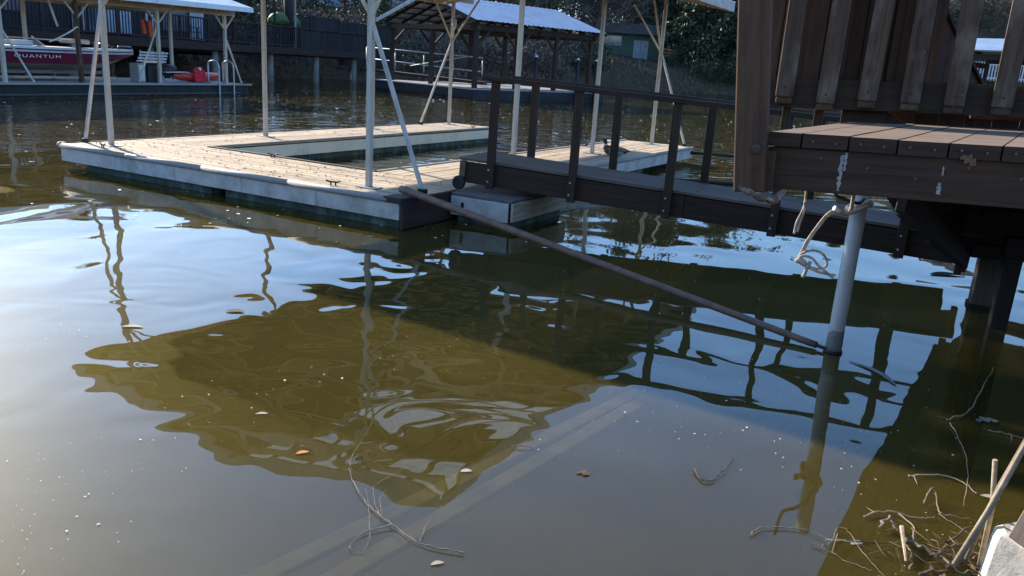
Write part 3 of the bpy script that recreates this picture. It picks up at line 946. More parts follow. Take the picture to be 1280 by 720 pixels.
loop2 = [(1.794, 5.05, .657), (1.825, 5.05, .69), (1.882, 5.04, .683), (1.929, 5.04, .639), (1.976, 5.03, .605), (2.034, 5.03, .562)]
loop3 = [(1.842, 5.03, .557), (1.85, 5.025, .59), (1.858, 5.03, .621), (1.877, 5.04, .659)]
tail, loop, loop2, loop3 = nearer(tail), nearer(loop), nearer(loop2), nearer(loop3)
tail = [(1.262, 3.08, 1.40), (1.258, 3.06, 1.34)] + tail
rt_ = tube('knotted_cord', tail, .0046, M['rope'], None, 6, sp=4)
tag(rt_, 'pale twin cord hanging in a loose knot beside the white pole', 'cord')
tube('strand', [Vector(p) + Vector((.009, .008, -.005)) for p in tail], .0046, M['rope'], rt_, 6, sp=4)
for pts, r in ((loop, .0054), (loop2, .0054), (loop3, .007)):
    tube('loop', pts, r, M['rope'], rt_, 6, sp=4)
tube('knot', nearer([(1.79, 5.06, .65), (1.81, 5.05, .66), (1.84, 5.05, .645), (1.86, 5.05, .63)]), [.007, .013, .012, .006], M['rope'], rt_, 8, sp=3)
tube('clip', nearer([(2.03, 5.10, .985), (1.99, 5.095, 1.0)]), .011, M['flake'], rt_, 6)
cd = tube('frayed_cord', nearer([(1.72, 4.9, 1.25), (1.736, 4.9, 1.067), (1.727, 4.9, .998), (1.704, 4.9, .927), (1.7, 4.9, .857)], .61), .0046, M['rope'], None, 6, sp=4)
tag(cd, 'short frayed cord hanging straight down from under the shore deck', 'cord')
tube('strand', nearer([(1.728, 4.89, 1.06), (1.735, 4.89, 1.0), (1.722, 4.89, .94), (1.712, 4.89, .87)], .61), .004, M['rope'], cd, 6, sp=4)
rw = tube('root_wire', [(1.92, 5.0, 1.30), (1.944, 5.0, 1.113), (1.989, 5.0, 1.082), (2.041, 5.0, 1.065), (2.113, 5.03, 1.05), (2.19, 5.15, 1.06)], .011, M['root'], None, 6, sp=4)
tag(rw, 'dark bent root hanging between the deck beam and the white pole', 'root')
def lump(name, pts, radii, mat, jit, seed, parent=None):
    vs, fs = tube_data(spline(pts, 5), list(np.interp(np.linspace(0, len(pts) - 1, (len(pts) - 1) * 5 + 1), range(len(pts)), radii)), 12)
    out = []
    for v in vs:
        n = mnoise.noise_vector(Vector(v) * 30 + Vector((seed, 0, 0))) + 0.5 * mnoise.noise_vector(Vector(v) * 80)
        out.append(Vector(v) + n * jit)
    return obj(name, mesh(name, out, fs, mat, True), parent)
fm = lump('foam_lump', [(.762, 2.81, 1.382), (.80, 2.81, 1.377), (.845, 2.81, 1.359), (.89, 2.81, 1.36), (.925, 2.81, 1.386)], [.006, .013, .019, .017, .006], M['foam'], .011, 5)
tag(fm, 'crumbling brown and white foam lump under the hanging corner post', 'foam')

# ------------------------------------------------------------------ sticks, leaves and litter on the near water
def twig(label, lines, mat, r=.006, name='twig', cat='twig', z=.010):
    o = None
    for i, L in enumerate(lines):
        P = [(p[0], p[1], (p[2] if len(p) > 2 else z) + .006 * math.sin(3.1 * k)) for k, p in enumerate(L)]
        n = len(P)
        rr_ = [r * (1.0 if i == 0 else .7) * (1.1 - .75 * k / max(1, n - 1)) for k in range(n)]
        Q = spline(P, 6)
        rq = list(np.interp(np.linspace(0, n - 1, len(Q)), np.arange(n), rr_) * RNG.uniform(.72, 1.3, len(Q)))
        Q = [q + Vector(RNG.normal(0, r * .75, 3)) * (1, .0)[k in (0, len(Q) - 1)] for k, q in enumerate(Q)]
        o2 = tube(name if o is None else 'branchlet', Q, rq, mat, o, 6, False)
        if o is None:
            o = tag(o2, label, cat)
        for k in range(3, len(Q) - 3, 7) if i == 0 else ():
            d = Vector((RNG.normal(0, 1), RNG.normal(0, 1), abs(RNG.normal(.3, .3)))).normalized() * r * RNG.uniform(4, 10)
            tube('spur', [Q[k], Q[k] + d], [rq[k] * .6, rq[k] * .2], mat, o, 4, False)
    return o
twig('long forked twig with a thin loop floating in the middle of the foreground',
     [[(-.115, 2.62), (-.22, 2.639), (-.299, 2.672), (-.405, 2.775), (-.502, 2.881), (-.579, 2.997), (-.646, 3.159), (-.669, 3.305), (-.661, 3.442), (-.626, 3.603, .05)],
      [(-.40, 2.77), (-.501, 2.709), (-.534, 2.61), (-.492, 2.589), (-.471, 2.632), (-.495, 2.793), (-.556, 3.033)],
      [(-.462, 2.836), (-.512, 2.973), (-.52, 3.071), (-.453, 3.184), (-.373, 3.299)],
      [(-.455, 2.83), (-.478, 2.94, .02), (-.47, 3.02, .02)],
      [(-.284, 2.674), (-.268, 2.791, .02), (-.234, 2.859, .04)]], M['twig'], .0026)
twig('bent pale twig floating on the dark water under the deck', [[(2.439, 4.164), (2.648, 4.325), (2.969, 4.764), (3.22, 5.1)], [(2.45, 4.18), (2.40, 4.20)]], M['twig'], .004)
twig('thin dark twig with a curled tip and a clinging leaf', [[(.891, 3.406), (.897, 3.309), (.94, 3.292), (1.025, 3.393), (1.111, 3.547)], [(.90, 3.31), (.935, 3.285), (.96, 3.30)]], M['twigdark'], .0035)
twig('short straight dark stick floating alone near the reflection of the canopy', [[(.047, 3.508), (.10, 3.512), (.153, 3.515)]], M['twig'], .0030)
twig('crooked many-branched twig half under the white pole reflection',
     [[(1.005, 2.863), (1.076, 2.923), (1.226, 2.934), (1.308, 2.874)], [(1.238, 2.827), (1.281, 2.816), (1.341, 2.878), (1.382, 2.952), (1.425, 2.945), (1.42, 2.787), (1.445, 2.627)],
      [(1.355, 2.88, .03), (1.297, 2.774)], [(1.252, 2.823), (1.341, 2.726), (1.41, 2.673)], [(1.30, 2.86), (1.36, 2.80, .05), (1.45, 2.78, .03)]], M['twig'], .0030)
twig('broken pale stick end poking up from the debris by the concrete block', [[(1.629, 2.928, .05), (1.561, 2.728, .02)]], M['reed'], .012, 'broken_stick', 'stick')
twig('rough brown branch lying in the debris beside the concrete block', [[(1.624, 2.904, .03), (1.677, 2.799, .03), (1.744, 2.712, .02), (1.80, 2.67, .02)],
      [(1.553, 2.959, .02), (1.62, 3.009, .04), (1.635, 2.945, .02), (1.625, 2.852, .01), (1.596, 2.742, .0), (1.498, 2.67, .0)]], M['twig'], .008, 'branch', 'branch')
twig('hooked twig with a dead leaf floating between the deck shadow and the sticks', [[(1.846, 3.189, .02), (1.921, 3.28, .05), (1.934, 3.247), (1.887, 3.116), (1.915, 3.044), (1.939, 2.969)], [(1.88, 3.12), (1.98, 3.10), (2.06, 3.06)]], M['twig'], .0030)
twig('pale spindly twig trailing on the water in the shade right of the pole', [[(1.907, 3.462), (2.083, 3.484), (2.15, 3.41), (2.148, 3.322)], [(2.431, 4.118), (2.332, 3.775), (2.198, 3.489), (2.032, 3.206)], [(1.93, 3.46), (1.91, 3.38)]], M['twig'], .003)
twig('nearly straight thin twig just above the debris pile', [[(1.537, 3.062), (1.66, 3.115), (1.78, 3.078), (1.851, 3.099)], [(1.70, 3.10), (1.72, 3.0), (1.68, 2.93)]], M['twig'], .004)
twig('dark twig at the right edge of the water under the deck', [[(2.60, 4.05), (2.67, 4.026), (2.737, 3.987), (2.83, 3.95)], [(2.70, 4.0), (2.66, 3.93)]], M['twig'], .0030)
for i, (lab, P) in enumerate((('root-like stick lowest in the debris pile', [(1.583, 2.665), (1.693, 2.706), (1.807, 2.749), (1.853, 2.734)]),
                              ('red-brown stick crossing the debris pile', [(1.671, 2.735, .05), (1.754, 2.797, .05), (1.85, 2.862, .03), (1.886, 2.811, .02)]),
                              ('curved stick at the back of the debris pile', [(1.797, 2.884, .02), (1.905, 2.936, .06), (2.019, 3.027, .02)]))):
    twig(lab, [P], M['twigdark'], .0065, 'stick', 'stick')
stick = tube('driftwood_stick', [(1.60, 2.5, .165), (1.67, 2.5, .376), (1.745, 2.5, .65), (1.79, 2.5, .82)], [.011, .011, .009, .006], M['reed'], None, 7)
tag(stick, 'long split straw-coloured stick leaning on the concrete block', 'stick')
stick = tube('reed_stem', [(1.855, 2.75, .0), (1.849, 2.75, .27), (1.818, 2.75, .453)], [.010, .010, .009], M['reed'], None, 7)
tag(stick, 'short upright brown stem standing behind the leaning stick', 'stem')
stick = tube('grey_stick', [(1.78, 2.72, .05), (1.821, 2.7, .366), (1.844, 2.7, .448), (1.90, 2.7, .66)], [.008, .008, .007, .004], M['twig'], None, 6)
tag(stick, 'thin grey stick leaning behind the treated board', 'stick')
# loose twigs of the debris pile
items = []
for i in range(36):
    c = Vector((RNG.normal(1.80, .15), RNG.normal(2.76, .12), abs(RNG.normal(.0, .012))))
    a = RNG.uniform(0, 2 * PI); L = RNG.uniform(.03, .13)
    d = Vector((math.cos(a), math.sin(a), RNG.normal(0, .18))) * L
    m = c + Vector((RNG.normal(0, .012), RNG.normal(0, .012), RNG.normal(.01, .008)))
    items.append(tube_data([c - d, m, c + d], [.0028, .0022, .0015], 4))
struct(joined('twig_debris', items, M['twigdark']), 'stuff')
V, F = [], []
for i in range(30):
    c = np.array((RNG.normal(1.82, .13), RNG.normal(2.74, .10), .012 + abs(RNG.normal(0, .012))))
    a = RNG.uniform(0, 2 * PI); L = RNG.uniform(.01, .03)
    d = np.array((math.cos(a), math.sin(a), RNG.normal(0, .3))) * L; e = np.array((-math.sin(a), math.cos(a), RNG.normal(0, .3))) * L * .45
    k = len(V); V += [c - d, c + e, c + d + (0, 0, .005), c - e]; F.append((k, k + 1, k + 2, k + 3))
struct(obj('leaf_litter', fastmesh('leaf_litter', V, F, M['leafdry'])), 'stuff')

def leaf(label, c, L, w, ang, mat, name='floating_leaf', cat='leaf', lobes=0):
    V, F = [], []
    n = 10
    ca, sa = math.cos(ang), math.sin(ang)
    for i in range(n + 1):
        t = i / n
        ww = w * math.sin(PI * min(1, t * .93 + .04)) ** .8 * (1 + (.55 * math.sin(t * PI * lobes * 2) if lobes else 0))
        bend = .12 * L * math.sin(PI * t)
        z = .004 + .03 * w * math.sin(PI * t)
        for s in (-1, 0, 1):
            x, y = (t - .5) * L, s * ww / 2 + bend
            V.append((c[0] + ca * x - sa * y, c[1] + sa * x + ca * y, z + .05 * w * abs(s)))
    top = len(V)
    V += [(v[0], v[1], v[2] - .001) for v in V]
    for i in range(n):
        for k in (0, 1):
            a = i * 3 + k
            F.append((a, a + 1, a + 4, a + 3)); F.append((top + a, top + a + 3, top + a + 4, top + a + 1))
    o = obj(name, mesh(name, V, F, mat, True))
    return tag(o, label, cat)
leaf('long grey-green willow leaf floating right of the white pole', (2.31, 4.86), .42, .045, -1.25, M['leafgrey'])
leaf('brown oak leaf lying on dark water under the deck', (2.68, 4.19), .14, .06, .1, M['leafgrey'], lobes=3)
leaf('small dark lobed leaf alone on open water below the slanting pipe', (.375, 3.307), .06, .045, 2.2, M['twigdark'], lobes=2)
leaf('orange-brown leaf floating inside the canopy reflection', (-.897, 3.321), .06, .028, .5, M['leaforange'])
leaf('curled white leaf at the lower edge of the canopy reflection', (-.151, 3.246), .055, .03, .2, M['leafpale'])
leaf('white leaf floating left of the deck shadow below the pole', (1.803, 3.826), .06, .03, -.5, M['leafpale'])
leaf('oval dark leaf out on the blue water right of the pole', (4.287, 7.839), .36, .12, .1, M['twigdark'])
leaf('tan leaf floating near the left end of the canopy reflection', (-2.382, 4.847), .13, .05, .1, M['leafpale'])
leaf('dark oval leaf on the pale water left of the post reflections', (-1.88, 5.285), .12, .06, .1, M['twigdark'])
leaf('white curled leaf beside the upright brown stem', (2.205, 3.308), .08, .035, -.4, M['leafpale'])
leaf('pale leaf in the middle of the olive canopy reflection', (-1.20, 3.70), .06, .025, .2, M['leafpale'])
leaf('white feathery leaf at the bottom of the open water', (-.205, 2.55), .05, .022, .4, M['leafpale'])
leaf('white leaf caught on the crooked twig', (1.43, 2.86), .06, .03, .3, M['leafpale'])
leaf('red-brown leaf at the bottom edge beside the crooked twig', (1.43, 2.62), .06, .035, .6, M['leaforange'])
lf = leaf('dry oak leaf caught on the front beam of the shore deck', (0, 0), .07, .035, .2, M['leafdry'], 'stuck_leaf', lobes=3)
lf.matrix_world = NM @ Matrix.Translation((.79, -.022, -.02)) @ Matrix.Rotation(PI / 2, 4, 'X') @ Matrix.Rotation(-.7, 4, 'Z')
# floating specks
V, F = [], []
def speck(x, y, s):
    a = RNG.uniform(0, PI); ca, sa = math.cos(a), math.sin(a); e = RNG.uniform(.35, 1)
    k = len(V)
    z = .006
    for dx, dy in ((-1, -.6), (.2, -1), (1, .5), (-.3, 1)):
        V.append((x + s * (ca * dx - sa * dy * e), y + s * (sa * dx + ca * dy * e), z + RNG.uniform(0, .2) * s))
    F.append((k, k + 1, k + 2, k + 3))
for i in range(2600):
    y = 2.3 + RNG.random() ** 1.3 * 6.5; az = RNG.uniform(-.62, .62)
    x = y * math.tan(az)
    if mnoise.noise(Vector((x * .9, y * .6, 7))) + RNG.normal(0, .14) > .20:
        speck(x, y, RNG.exponential(.0016) + .0011)
for i in range(1500):
    y = 8 + RNG.random() * 32; az = RNG.uniform(-.62, .62)
    speck(y * math.tan(az), y, (RNG.exponential(.009) + .007) * (.6 + y / 26))
struct(obj('floating_specks', fastmesh('floating_specks', V, F, M['flake'])), 'stuff')

# sunken boards that show faintly through the murk
M['sunken'] = plain('sunken_board', (0.21, 0.19, 0.165), .9, scale=4, vary=.35)
for a, b, lab in (((-.90, 2.38), (.80, 4.50), 'sunken pale board under the open water, the upper one of two'), ((-.62, 2.42), (.90, 4.50), 'sunken pale board under the open water, the lower one of two')):
    o = bar('sunken_board', (*a, -.05), (*b, -.08), .085, .03, M['sunken'])
    tag(o, lab, 'board')

# ------------------------------------------------------------------ concrete block and treated board at the water's edge
V = []
bx, by = 1.985, 2.60
prof = [(-.10, .165), (.0, .16), (.18, .152), (.21, .145), (.225, .13)]
for z, h in prof:
    for k in range(16):
        t = 2 * PI * (k + .5) / 16
        c, s = math.cos(t), math.sin(t)
        m = max(abs(c), abs(s)); q = h / m * (.93 if k % 4 in (0, 3) and False else 1)
        x, y = q * c, q * s
        n = mnoise.noise(Vector((x * 9 + z * 3, y * 9, z * 9))) * .010
        V.append((x * (1 + n * 3), y * (1 + n * 3), z + n))
F = [(i * 16 + k, i * 16 + (k + 1) % 16, (i + 1) * 16 + (k + 1) % 16, (i + 1) * 16 + k) for i in range(len(prof) - 1) for k in range(16)]
F += [tuple(range(16))[::-1], tuple(range(len(V) - 16, len(V)))]
cb = obj('concrete_block', mesh('concrete_block', V, F, M['concrete']), loc=(bx, by, 0))
cb.rotation_euler = (0, .04, .5)
tag(cb, 'sunlit concrete pier block at the water edge in the corner', 'block')
ms, nt_, bs_, L_ = newmat('treated_wood')
v_ = coords(nt_, (1, 1, 1), False)
g_ = noise(nt_, coords(nt_, (2, 30, 30), False), 2, 6)
L_(ramp(nt_, g_, [(0.3, (.12, .085, .066)), (.7, (.235, .175, .14))]), bs_.inputs['Base Color'])
bs_.inputs['Roughness'].default_value = .85
tb = root('treated_board', 'brown pressure-treated post with rows of small slits standing on the concrete block', 'post')
b0, b1 = Vector((1.885, 2.56, .228)), Vector((2.06, 2.52, .95))
bar('board', b0, b1, .14, .09, ms, tb, up=(.55, -1, 0), bev=.004)
fm_ = frame(b0, b1, (.55, -1, 0))
items = []
for i in range(24):
    for j in range(6):
        x = -.29 + i * .025 + (.012 if j % 2 else 0); y = -.056 + j * .0225
        for zz in (.0455,):
            q = [fm_ @ Vector((x + dx, y + dy, zz)) for dx, dy in ((-.006, -.0012), (.006, -.0012), (.006, .0012), (-.006, .0012))]
            items.append((q, [(0, 1, 2, 3)]))
struct(joined('slit', items, M['iron'], tb, False), 'stuff')

# ------------------------------------------------------------------ the neighbour's dock, canopy and boat (local s along the edge, n inland)
LP = Vector((-14.57, 22.98, 0)); le = Vector((.391, .920, 0)).normalized(); ln = Vector((-le.y, le.x, 0))
LM = Matrix(((le.x, ln.x, 0, LP.x), (le.y, ln.y, 0, LP.y), (0, 0, 1, 0), (0, 0, 0, 1)))
M['nd_float'] = paint('dark_dock_skirt', (.026, .025, .024), (.06, .058, .052), .5, .8, scale=3)
M['nd_deck'] = paint('pale_dock_surface', (.46, .42, .37), (.28, .23, .18), .5, .8, scale=3)
M['hbrown0'] = plain('weathered_strip', (.10, .095, .085), .8)
nd = root('neighbour_dock', 'long low dark dock on the far left below the red and white motorboat', 'dock', mat=LM)
block('skirt', -4, 10.0, .0, 3.4, -.3, .33, M['nd_float'], nd, .02)
block('bottom_rub_strip', -4, 9.6, -.03, .0, .03, .07, M['hbrown0'], nd, .005)
for i in range(14):
    block('deck_panel', -4 + i + .004, -3 + i - .004, -.05, 3.42, .335, .375 + random.uniform(-.004, .004), M['nd_deck'], nd, .004)
bar('edge_rail', (-4, -.06, .36), (10.1, -.06, .36), .05, .06, M['rail_grey'], nd)
for s_ in (8.35, 9.1):
    lad = root('dock_ladder_rail', 'bent silver tube of the dock ladder, the %s of two hoops' % ('nearer' if s_ < 9 else 'farther'), 'ladder', mat=LM @ Matrix.Translation((s_, 0, 0)))
    tube('hoop', [(0, .42, .38), (0, .42, .95), (0, .40, 1.08), (0, .30, 1.17), (0, .12, 1.19), (0, -.02, 1.14), (0, -.09, 1.0), (0, -.10, .8), (0, -.10, -.4)], .032, M['galv'], lad, 8, sp=3)
    lad['group'] = 'ladder hoops at the end of the neighbour dock'
nc = root('neighbour_canopy', 'white metal boat canopy on thin posts over the far left dock', 'canopy', mat=LM)
M['wire'] = M['galv']
for s_, n_ in ((.45, .35), (2.94, .35), (6.05, .38), (9.24, .40), (.45, 3.1), (3.2, 3.1), (6.1, 3.1), (9.24, 3.1), (-2.4, .35)):
    br = abs(s_ - 2.94) < .01
    bar('post', (s_, n_, .37), (s_ - (.08 if br else 0), n_, 2.85), .10 if not br else .13, .10, M['post'] if not br else M['baluster'], nc, up=(1, 0, 0))
    if n_ < 1:
        for d in (-1, 1):
            bar('knee_brace', (s_, n_, 2.3), (s_ + d * .5, n_, 2.85), .045, .045, M['post'], nc)
for p0, p1 in (((.45, .35, 1.9), (1.15, .1, .4)), ((6.0, .38, 2.2), (5.35, .6, .4)), ((9.24, .4, 2.1), (9.9, .25, .4)), ((2.0, .35, 2.75), (2.25, .35, 2.0))):
    bar('strut', p0, p1, .05, .05, M['white'], nc)
bar('header_beam', (-3, .36, 2.78), (9.7, .36, 2.94), .09, .22, M['deck'], nc)
bar('header_beam', (-3, 3.1, 2.78), (9.7, 3.1, 2.94), .09, .22, M['deck'], nc)
for i in range(14):
    s0, s1 = -3.4 + i * .94, -3.4 + (i + 1) * .94
    za, zb = 2.96 + .013 * s0, 2.96 + .013 * s1
    V, F = [], []
    for k in range(17):
        t = k / 16
        z = za + (zb - za) * t + .02 * (1 if k % 4 == 0 else 0)
        V += [(s0 + .938 * t, -.50, z + .05), (s0 + .938 * t, 1.75, z + .62), (s0 + .938 * t, 4.0, z + .05)]
    for k in range(16):
        a = 3 * k
        F += [(a, a + 1, a + 4, a + 3), (a + 1, a + 2, a + 5, a + 4)]
    obj('roof_sheet', mesh('roof_sheet', V, F, M['roofwhite']), nc)
bar('roof_fascia', (-3.4, -.5, 2.90), (9.78, -.5, 3.08), .03, .17, M['roofwhite'], nc)
bar('roof_fascia', (9.78, -.5, 3.09), (9.78, 1.75, 3.66), .03, .13, M['roofwhite'], nc)
for s_ in (0, 2, 4, 6, 8):
    bar('rafter', (s_, -.4, 2.93), (s_, 1.75, 3.50), .05, .1, M['deck'], nc)

# the motorboat on its lift
M['maroon'] = paint('maroon_gelcoat', (.17, .014, .035), (.12, .012, .025), .3, .25, scale=2)
M['gel'] = paint('white_gelcoat', (.62, .63, .64), (.45, .44, .42), .3, .3, scale=2)
M['hullcream'] = paint('cream_hull_bottom', (.58, .50, .38), (.34, .25, .16), .5, .5, scale=3)
M['glassdark'] = plain('dark_tinted_glass', (.02, .025, .03), .08, spec=.6)
bt = root('motor_boat', 'maroon and white motorboat with QUANTUM lettering resting on a lift at the far left dock', 'boat', mat=LM @ Matrix.Translation((0, 1.75, 0)))
def hull_sec(s):
    """half-beam and heights along the hull; s from -.6 (stern, out of the picture) to 6.2 (bow)."""
    t = (s + .6) / 6.8
    hb = 1.0 * (1 - max(0, (t - .45) / .55) ** 2.3) + .015
    gun = 1.37 + .02 * t + .05 * max(0, t - .7)
    chine_z = .90 + .34 * max(0, (t - .55) / .45) ** 1.8
    keel_z = .64 + .68 * max(0, (t - .62) / .38) ** 2.0
    chb = hb * (.88 - .25 * max(0, (t - .6) / .4))
    return hb, gun, chine_z, keel_z, chb
S_ = [-.6 + 6.8 * i / 30 for i in range(31)]
def shell(name, sel, mat, parent):
    V, F = [], []
    for s in S_:
        hb, gun, cz, kz, chb = hull_sec(s)
        V += [Vector((s, y, z)) for y, z in sel(hb, gun, cz, kz, chb)]
    k = len(V) // len(S_)
    for i in range(len(S_) - 1):
        for j in range(k - 1):
            a = i * k + j
            F.append((a, a + 1, a + k + 1, a + k))
    return obj(name, mesh(name, V, F, mat, True), parent)
hull = shell('hull', lambda hb, g, cz, kz, cb: [(-cb, cz), (-cb * .5, (cz + kz) / 2 + .0), (0, kz), (cb * .5, (cz + kz) / 2), (cb, cz)], M['hullcream'], bt)
shell('side_band', lambda hb, g, cz, kz, cb: [(-cb * .99, cz - .01), (-(hb * .35 + cb * .65), cz + (g - cz) * .35), (-hb * .985, g - .14)], M['maroon'], bt)
shell('side_band', lambda hb, g, cz, kz, cb: [(cb * .99, cz - .01), ((hb * .35 + cb * .65), cz + (g - cz) * .35), (hb * .985, g - .14)], M['maroon'], bt)
shell('gunwale', lambda hb, g, cz, kz, cb: [(-hb * .99, g - .145), (-hb * 1.005, g - .07), (-hb * 1.02, g - .068), (-hb, g), (-hb * .8, g + .01), (0, g + .03), (hb * .8, g + .01), (hb, g), (hb * 1.02, g - .07), (hb * .99, g - .145)], M['gel'], bt)
shell('rub_strip', lambda hb, g, cz, kz, cb: [(-hb * 1.025, g - .085), (-hb * 1.045, g - .07), (-hb * 1.025, g - .055)], M['rubber'], bt)
wsc = slab('windscreen', [(2.0, -.42, 1.41), (2.55, -.36, 1.41), (2.15, -.38, 1.66)], .02, M['glassdark'], bt)
bar('screen_frame', (2.55, -.37, 1.41), (2.13, -.39, 1.67), .03, .03, M['gel'], bt)
block('console', 1.5, 2.1, -.5, .3, 1.40, 1.55, M['gel'], bt, .03)
block('seat', 3.55, 4.25, -.3, .3, 1.52, 1.66, M['post'], bt, .03)
bar('seat_post', (3.9, 0, 1.38), (3.9, 0, 1.53), .12, .12, M['galv'], bt, up=(1, 0, 0))
block('seat', .75, 1.15, -.25, .25, 1.45, 1.60, M['gel'], bt, .04)
tube('rod', [(-.6, -.6, 1.60), (1.1, -.55, 1.62), (3.2, -.4, 1.60)], .02, M['post'], bt, 6)
tube('bow_motor', [(4.4, -.2, 1.55), (5.0, -.15, 1.50), (5.5, -.1, 1.48), (6.1, .05, 1.46)], [.05, .03, .03, .05], M['iron'], bt, 8, sp=3)
tube('bow_motor_arm', [(4.5, -.2, 1.42), (4.7, -.2, 1.58), (5.1, -.15, 1.52), (5.3, -.1, 1.42)], .022, M['galv'], bt, 6)
tube('bow_rail', [(5.1, -.5, 1.42), (5.2, -.45, 1.52), (6.0, -.12, 1.52), (6.15, -.05, 1.40)], .016, M['galv'], bt, 6)
fc = bpy.data.curves.new('lettering', 'FONT')
fc.body = 'QUANTUM'
fc.size = .15
fc.extrude = .003
fc.space_character = 1.25
fc.materials.append(M['gel'])
fo = obj('lettering', fc, bt)
# lettering follows the hull side at s = 1.2 .. 2.5
hb0 = hull_sec(1.8)
n0 = Vector((0, -(hb0[0] * .7 + hb0[4] * .3) - .03, 0))
_dg = bpy.context.evaluated_depsgraph_get()
_dg.update()
_me = bpy.data.meshes.new_from_object(fo.evaluated_get(_dg))
bpy.data.objects.remove(fo)
fo = obj('lettering', _me, bt)
fo.matrix_basis = Matrix.Translation((1.05, -1.03, 1.07)) @ Matrix.Rotation(PI / 2, 4, 'X') @ Matrix.Diagonal((1.75, .85, 1, 1))
lift = root('boat_lift', 'pale boat lift frame under the maroon motorboat', 'boat lift', mat=LM)
for n_ in (1.1, 2.4):
    bar('bunk', (-1, n_, .64), (4.6, n_, .66), .12, .10, M['deck_grey'], lift)
for s_ in (.2, 1.6, 2.5, 3.4):
    bar('lift_leg', (s_, 1.0, .38), (s_, 1.0, .62), .08, .08, M['rust'], lift, up=(1, 0, 0))
bar('cross_beam', (-1, .9, .50), (4.7, .9, .50), .06, .07, M['deck'], lift)
rp = tube('bow_line', [LM @ Vector(p) for p in ((2.95, .33, 2.0), (2.85, .30, 2.02), (2.75, .4, 1.9), (2.4, .6, 1.65), (2.2, .7, 1.55))], .025, M['flake'], None, 6, sp=3)
tag(rp, 'white mooring line tied to the brown canopy post above the maroon boat', 'rope')
bx_ = root('dock_box', 'grey dock box standing behind the canopy post on the far left dock', 'box', mat=LM)
block('body', 5.75, 6.35, .55, 1.1, .38, .98, M['iron'], bx_, .02)
block('lid', 5.72, 6.38, .52, 1.13, .985, 1.05, M['rubber'], bx_, .02)
lk = root('locker', 'pale upright locker beside the grey dock box', 'locker', mat=LM)
block('body', 5.42, 5.74, .7, 1.1, .38, 1.0, M['rail_grey'], lk, .015)
block('door', 5.46, 5.70, .685, .7, .43, .95, M['gel'], lk, .005)
M['red'] = plain('red_vest', (.62, .02, .03), .7)
M['orange'] = plain('orange_vest', (.75, .10, .03), .7)
M['kayakred'] = plain('red_kayak', (.50, .05, .025), .35)
ky = root('kayak', 'red-orange kayak lying on the end of the far left dock', 'kayak', mat=LM)
V, F = [], []
for i in range(21):
    t = i / 20
    w = .36 * math.sin(PI * (t * .96 + .02)) ** .7
    hgt = .16 + .10 * abs(t - .5) * 2
    for k in range(10):
        a = 2 * PI * k / 10
        V.append((7.2 + 2.3 * t, 1.0 + w * math.cos(a), .55 + .06 * abs(t - .5) * 2 + hgt * (.4 + .6 * math.sin(PI * t)) * math.sin(a)))
for i in range(20):
    for k in range(10):
        F.append((i * 10 + k, i * 10 + (k + 1) % 10, (i + 1) * 10 + (k + 1) % 10, (i + 1) * 10 + k))
obj('hull', mesh('hull', V, F, M['kayakred'], True), ky)
tube('cockpit_rim', [(8.2 + .35 * math.cos(a), 1.0 + .2 * math.sin(a), .73) for a in np.linspace(0, 2 * PI, 13)], .02, M['iron'], ky, 6)
vs_ = root('life_vest', 'bright red life vest draped over the side of the kayak', 'life vest', mat=LM)
slab('front_panel', [(7.85, .60, .42), (8.35, .60, .42), (8.38, .62, .78), (8.24, .66, .92), (8.0, .66, .92), (7.84, .62, .80)], .09, M['red'], vs_)
slab('collar', [(8.02, .60, .92), (8.18, .60, .92), (8.12, .58, .80)], .05, M['flake'], vs_)
vh = root('life_vest', 'orange life vest hanging high on the canopy post of the far left dock', 'life vest', mat=LM)
slab('panel', [(6.62, 1.5, 2.38), (6.78, 1.5, 2.45), (7.0, 1.5, 1.92), (6.74, 1.5, 1.88)], .08, M['orange'], vh)
slab('panel', [(6.40, 1.5, 2.42), (6.50, 1.5, 2.48), (6.58, 1.5, 2.0), (6.48, 1.5, 1.98)], .08, M['orange'], vh)
slab('strap', [(6.54, 1.48, 2.44), (6.66, 1.48, 2.40), (6.72, 1.48, 1.72), (6.62, 1.48, 1.72)], .05, M['iron'], vh)
bar('hanger', (6.6, 1.5, 2.4), (6.6, 1.5, 3.2), .02, .02, M['galv'], vh, up=(1, 0, 0))
ch = root('deck_rack', 'white slatted rack behind the dock box on the far left dock', 'rack', mat=LM)
for k in range(4):
    bar('slat', (6.2 + .06 * k, 1.6, 1.05 + .10 * k), (7.5 + .04 * k, 1.6, 1.05 + .10 * k), .03, .06, M['gel'], ch)
for s_ in (6.4, 7.4):
    bar('leg', (s_, 1.63, .38), (s_, 1.63, 1.42), .04, .04, M['galv'], ch, up=(1, 0, 0))
gr_ = root('gas_grill', 'dark barrel grill with pale fittings between dock box and kayak', 'grill', mat=LM)
tube('drum', [(6.75, 1.1, .78), (6.80, 1.1, .78), (7.35, 1.1, .78), (7.4, 1.1, .78)], [.14, .2, .2, .14], M['iron'], gr_, 12)
for s_ in (6.85, 7.3):
    bar('leg', (s_, 1.1, .38), (s_, 1.1, .62), .04, .04, M['galv'], gr_, up=(1, 0, 0))
bar('shelf', (6.7, .85, .72), (7.5, .85, .74), .16, .03, M['gel'], gr_)

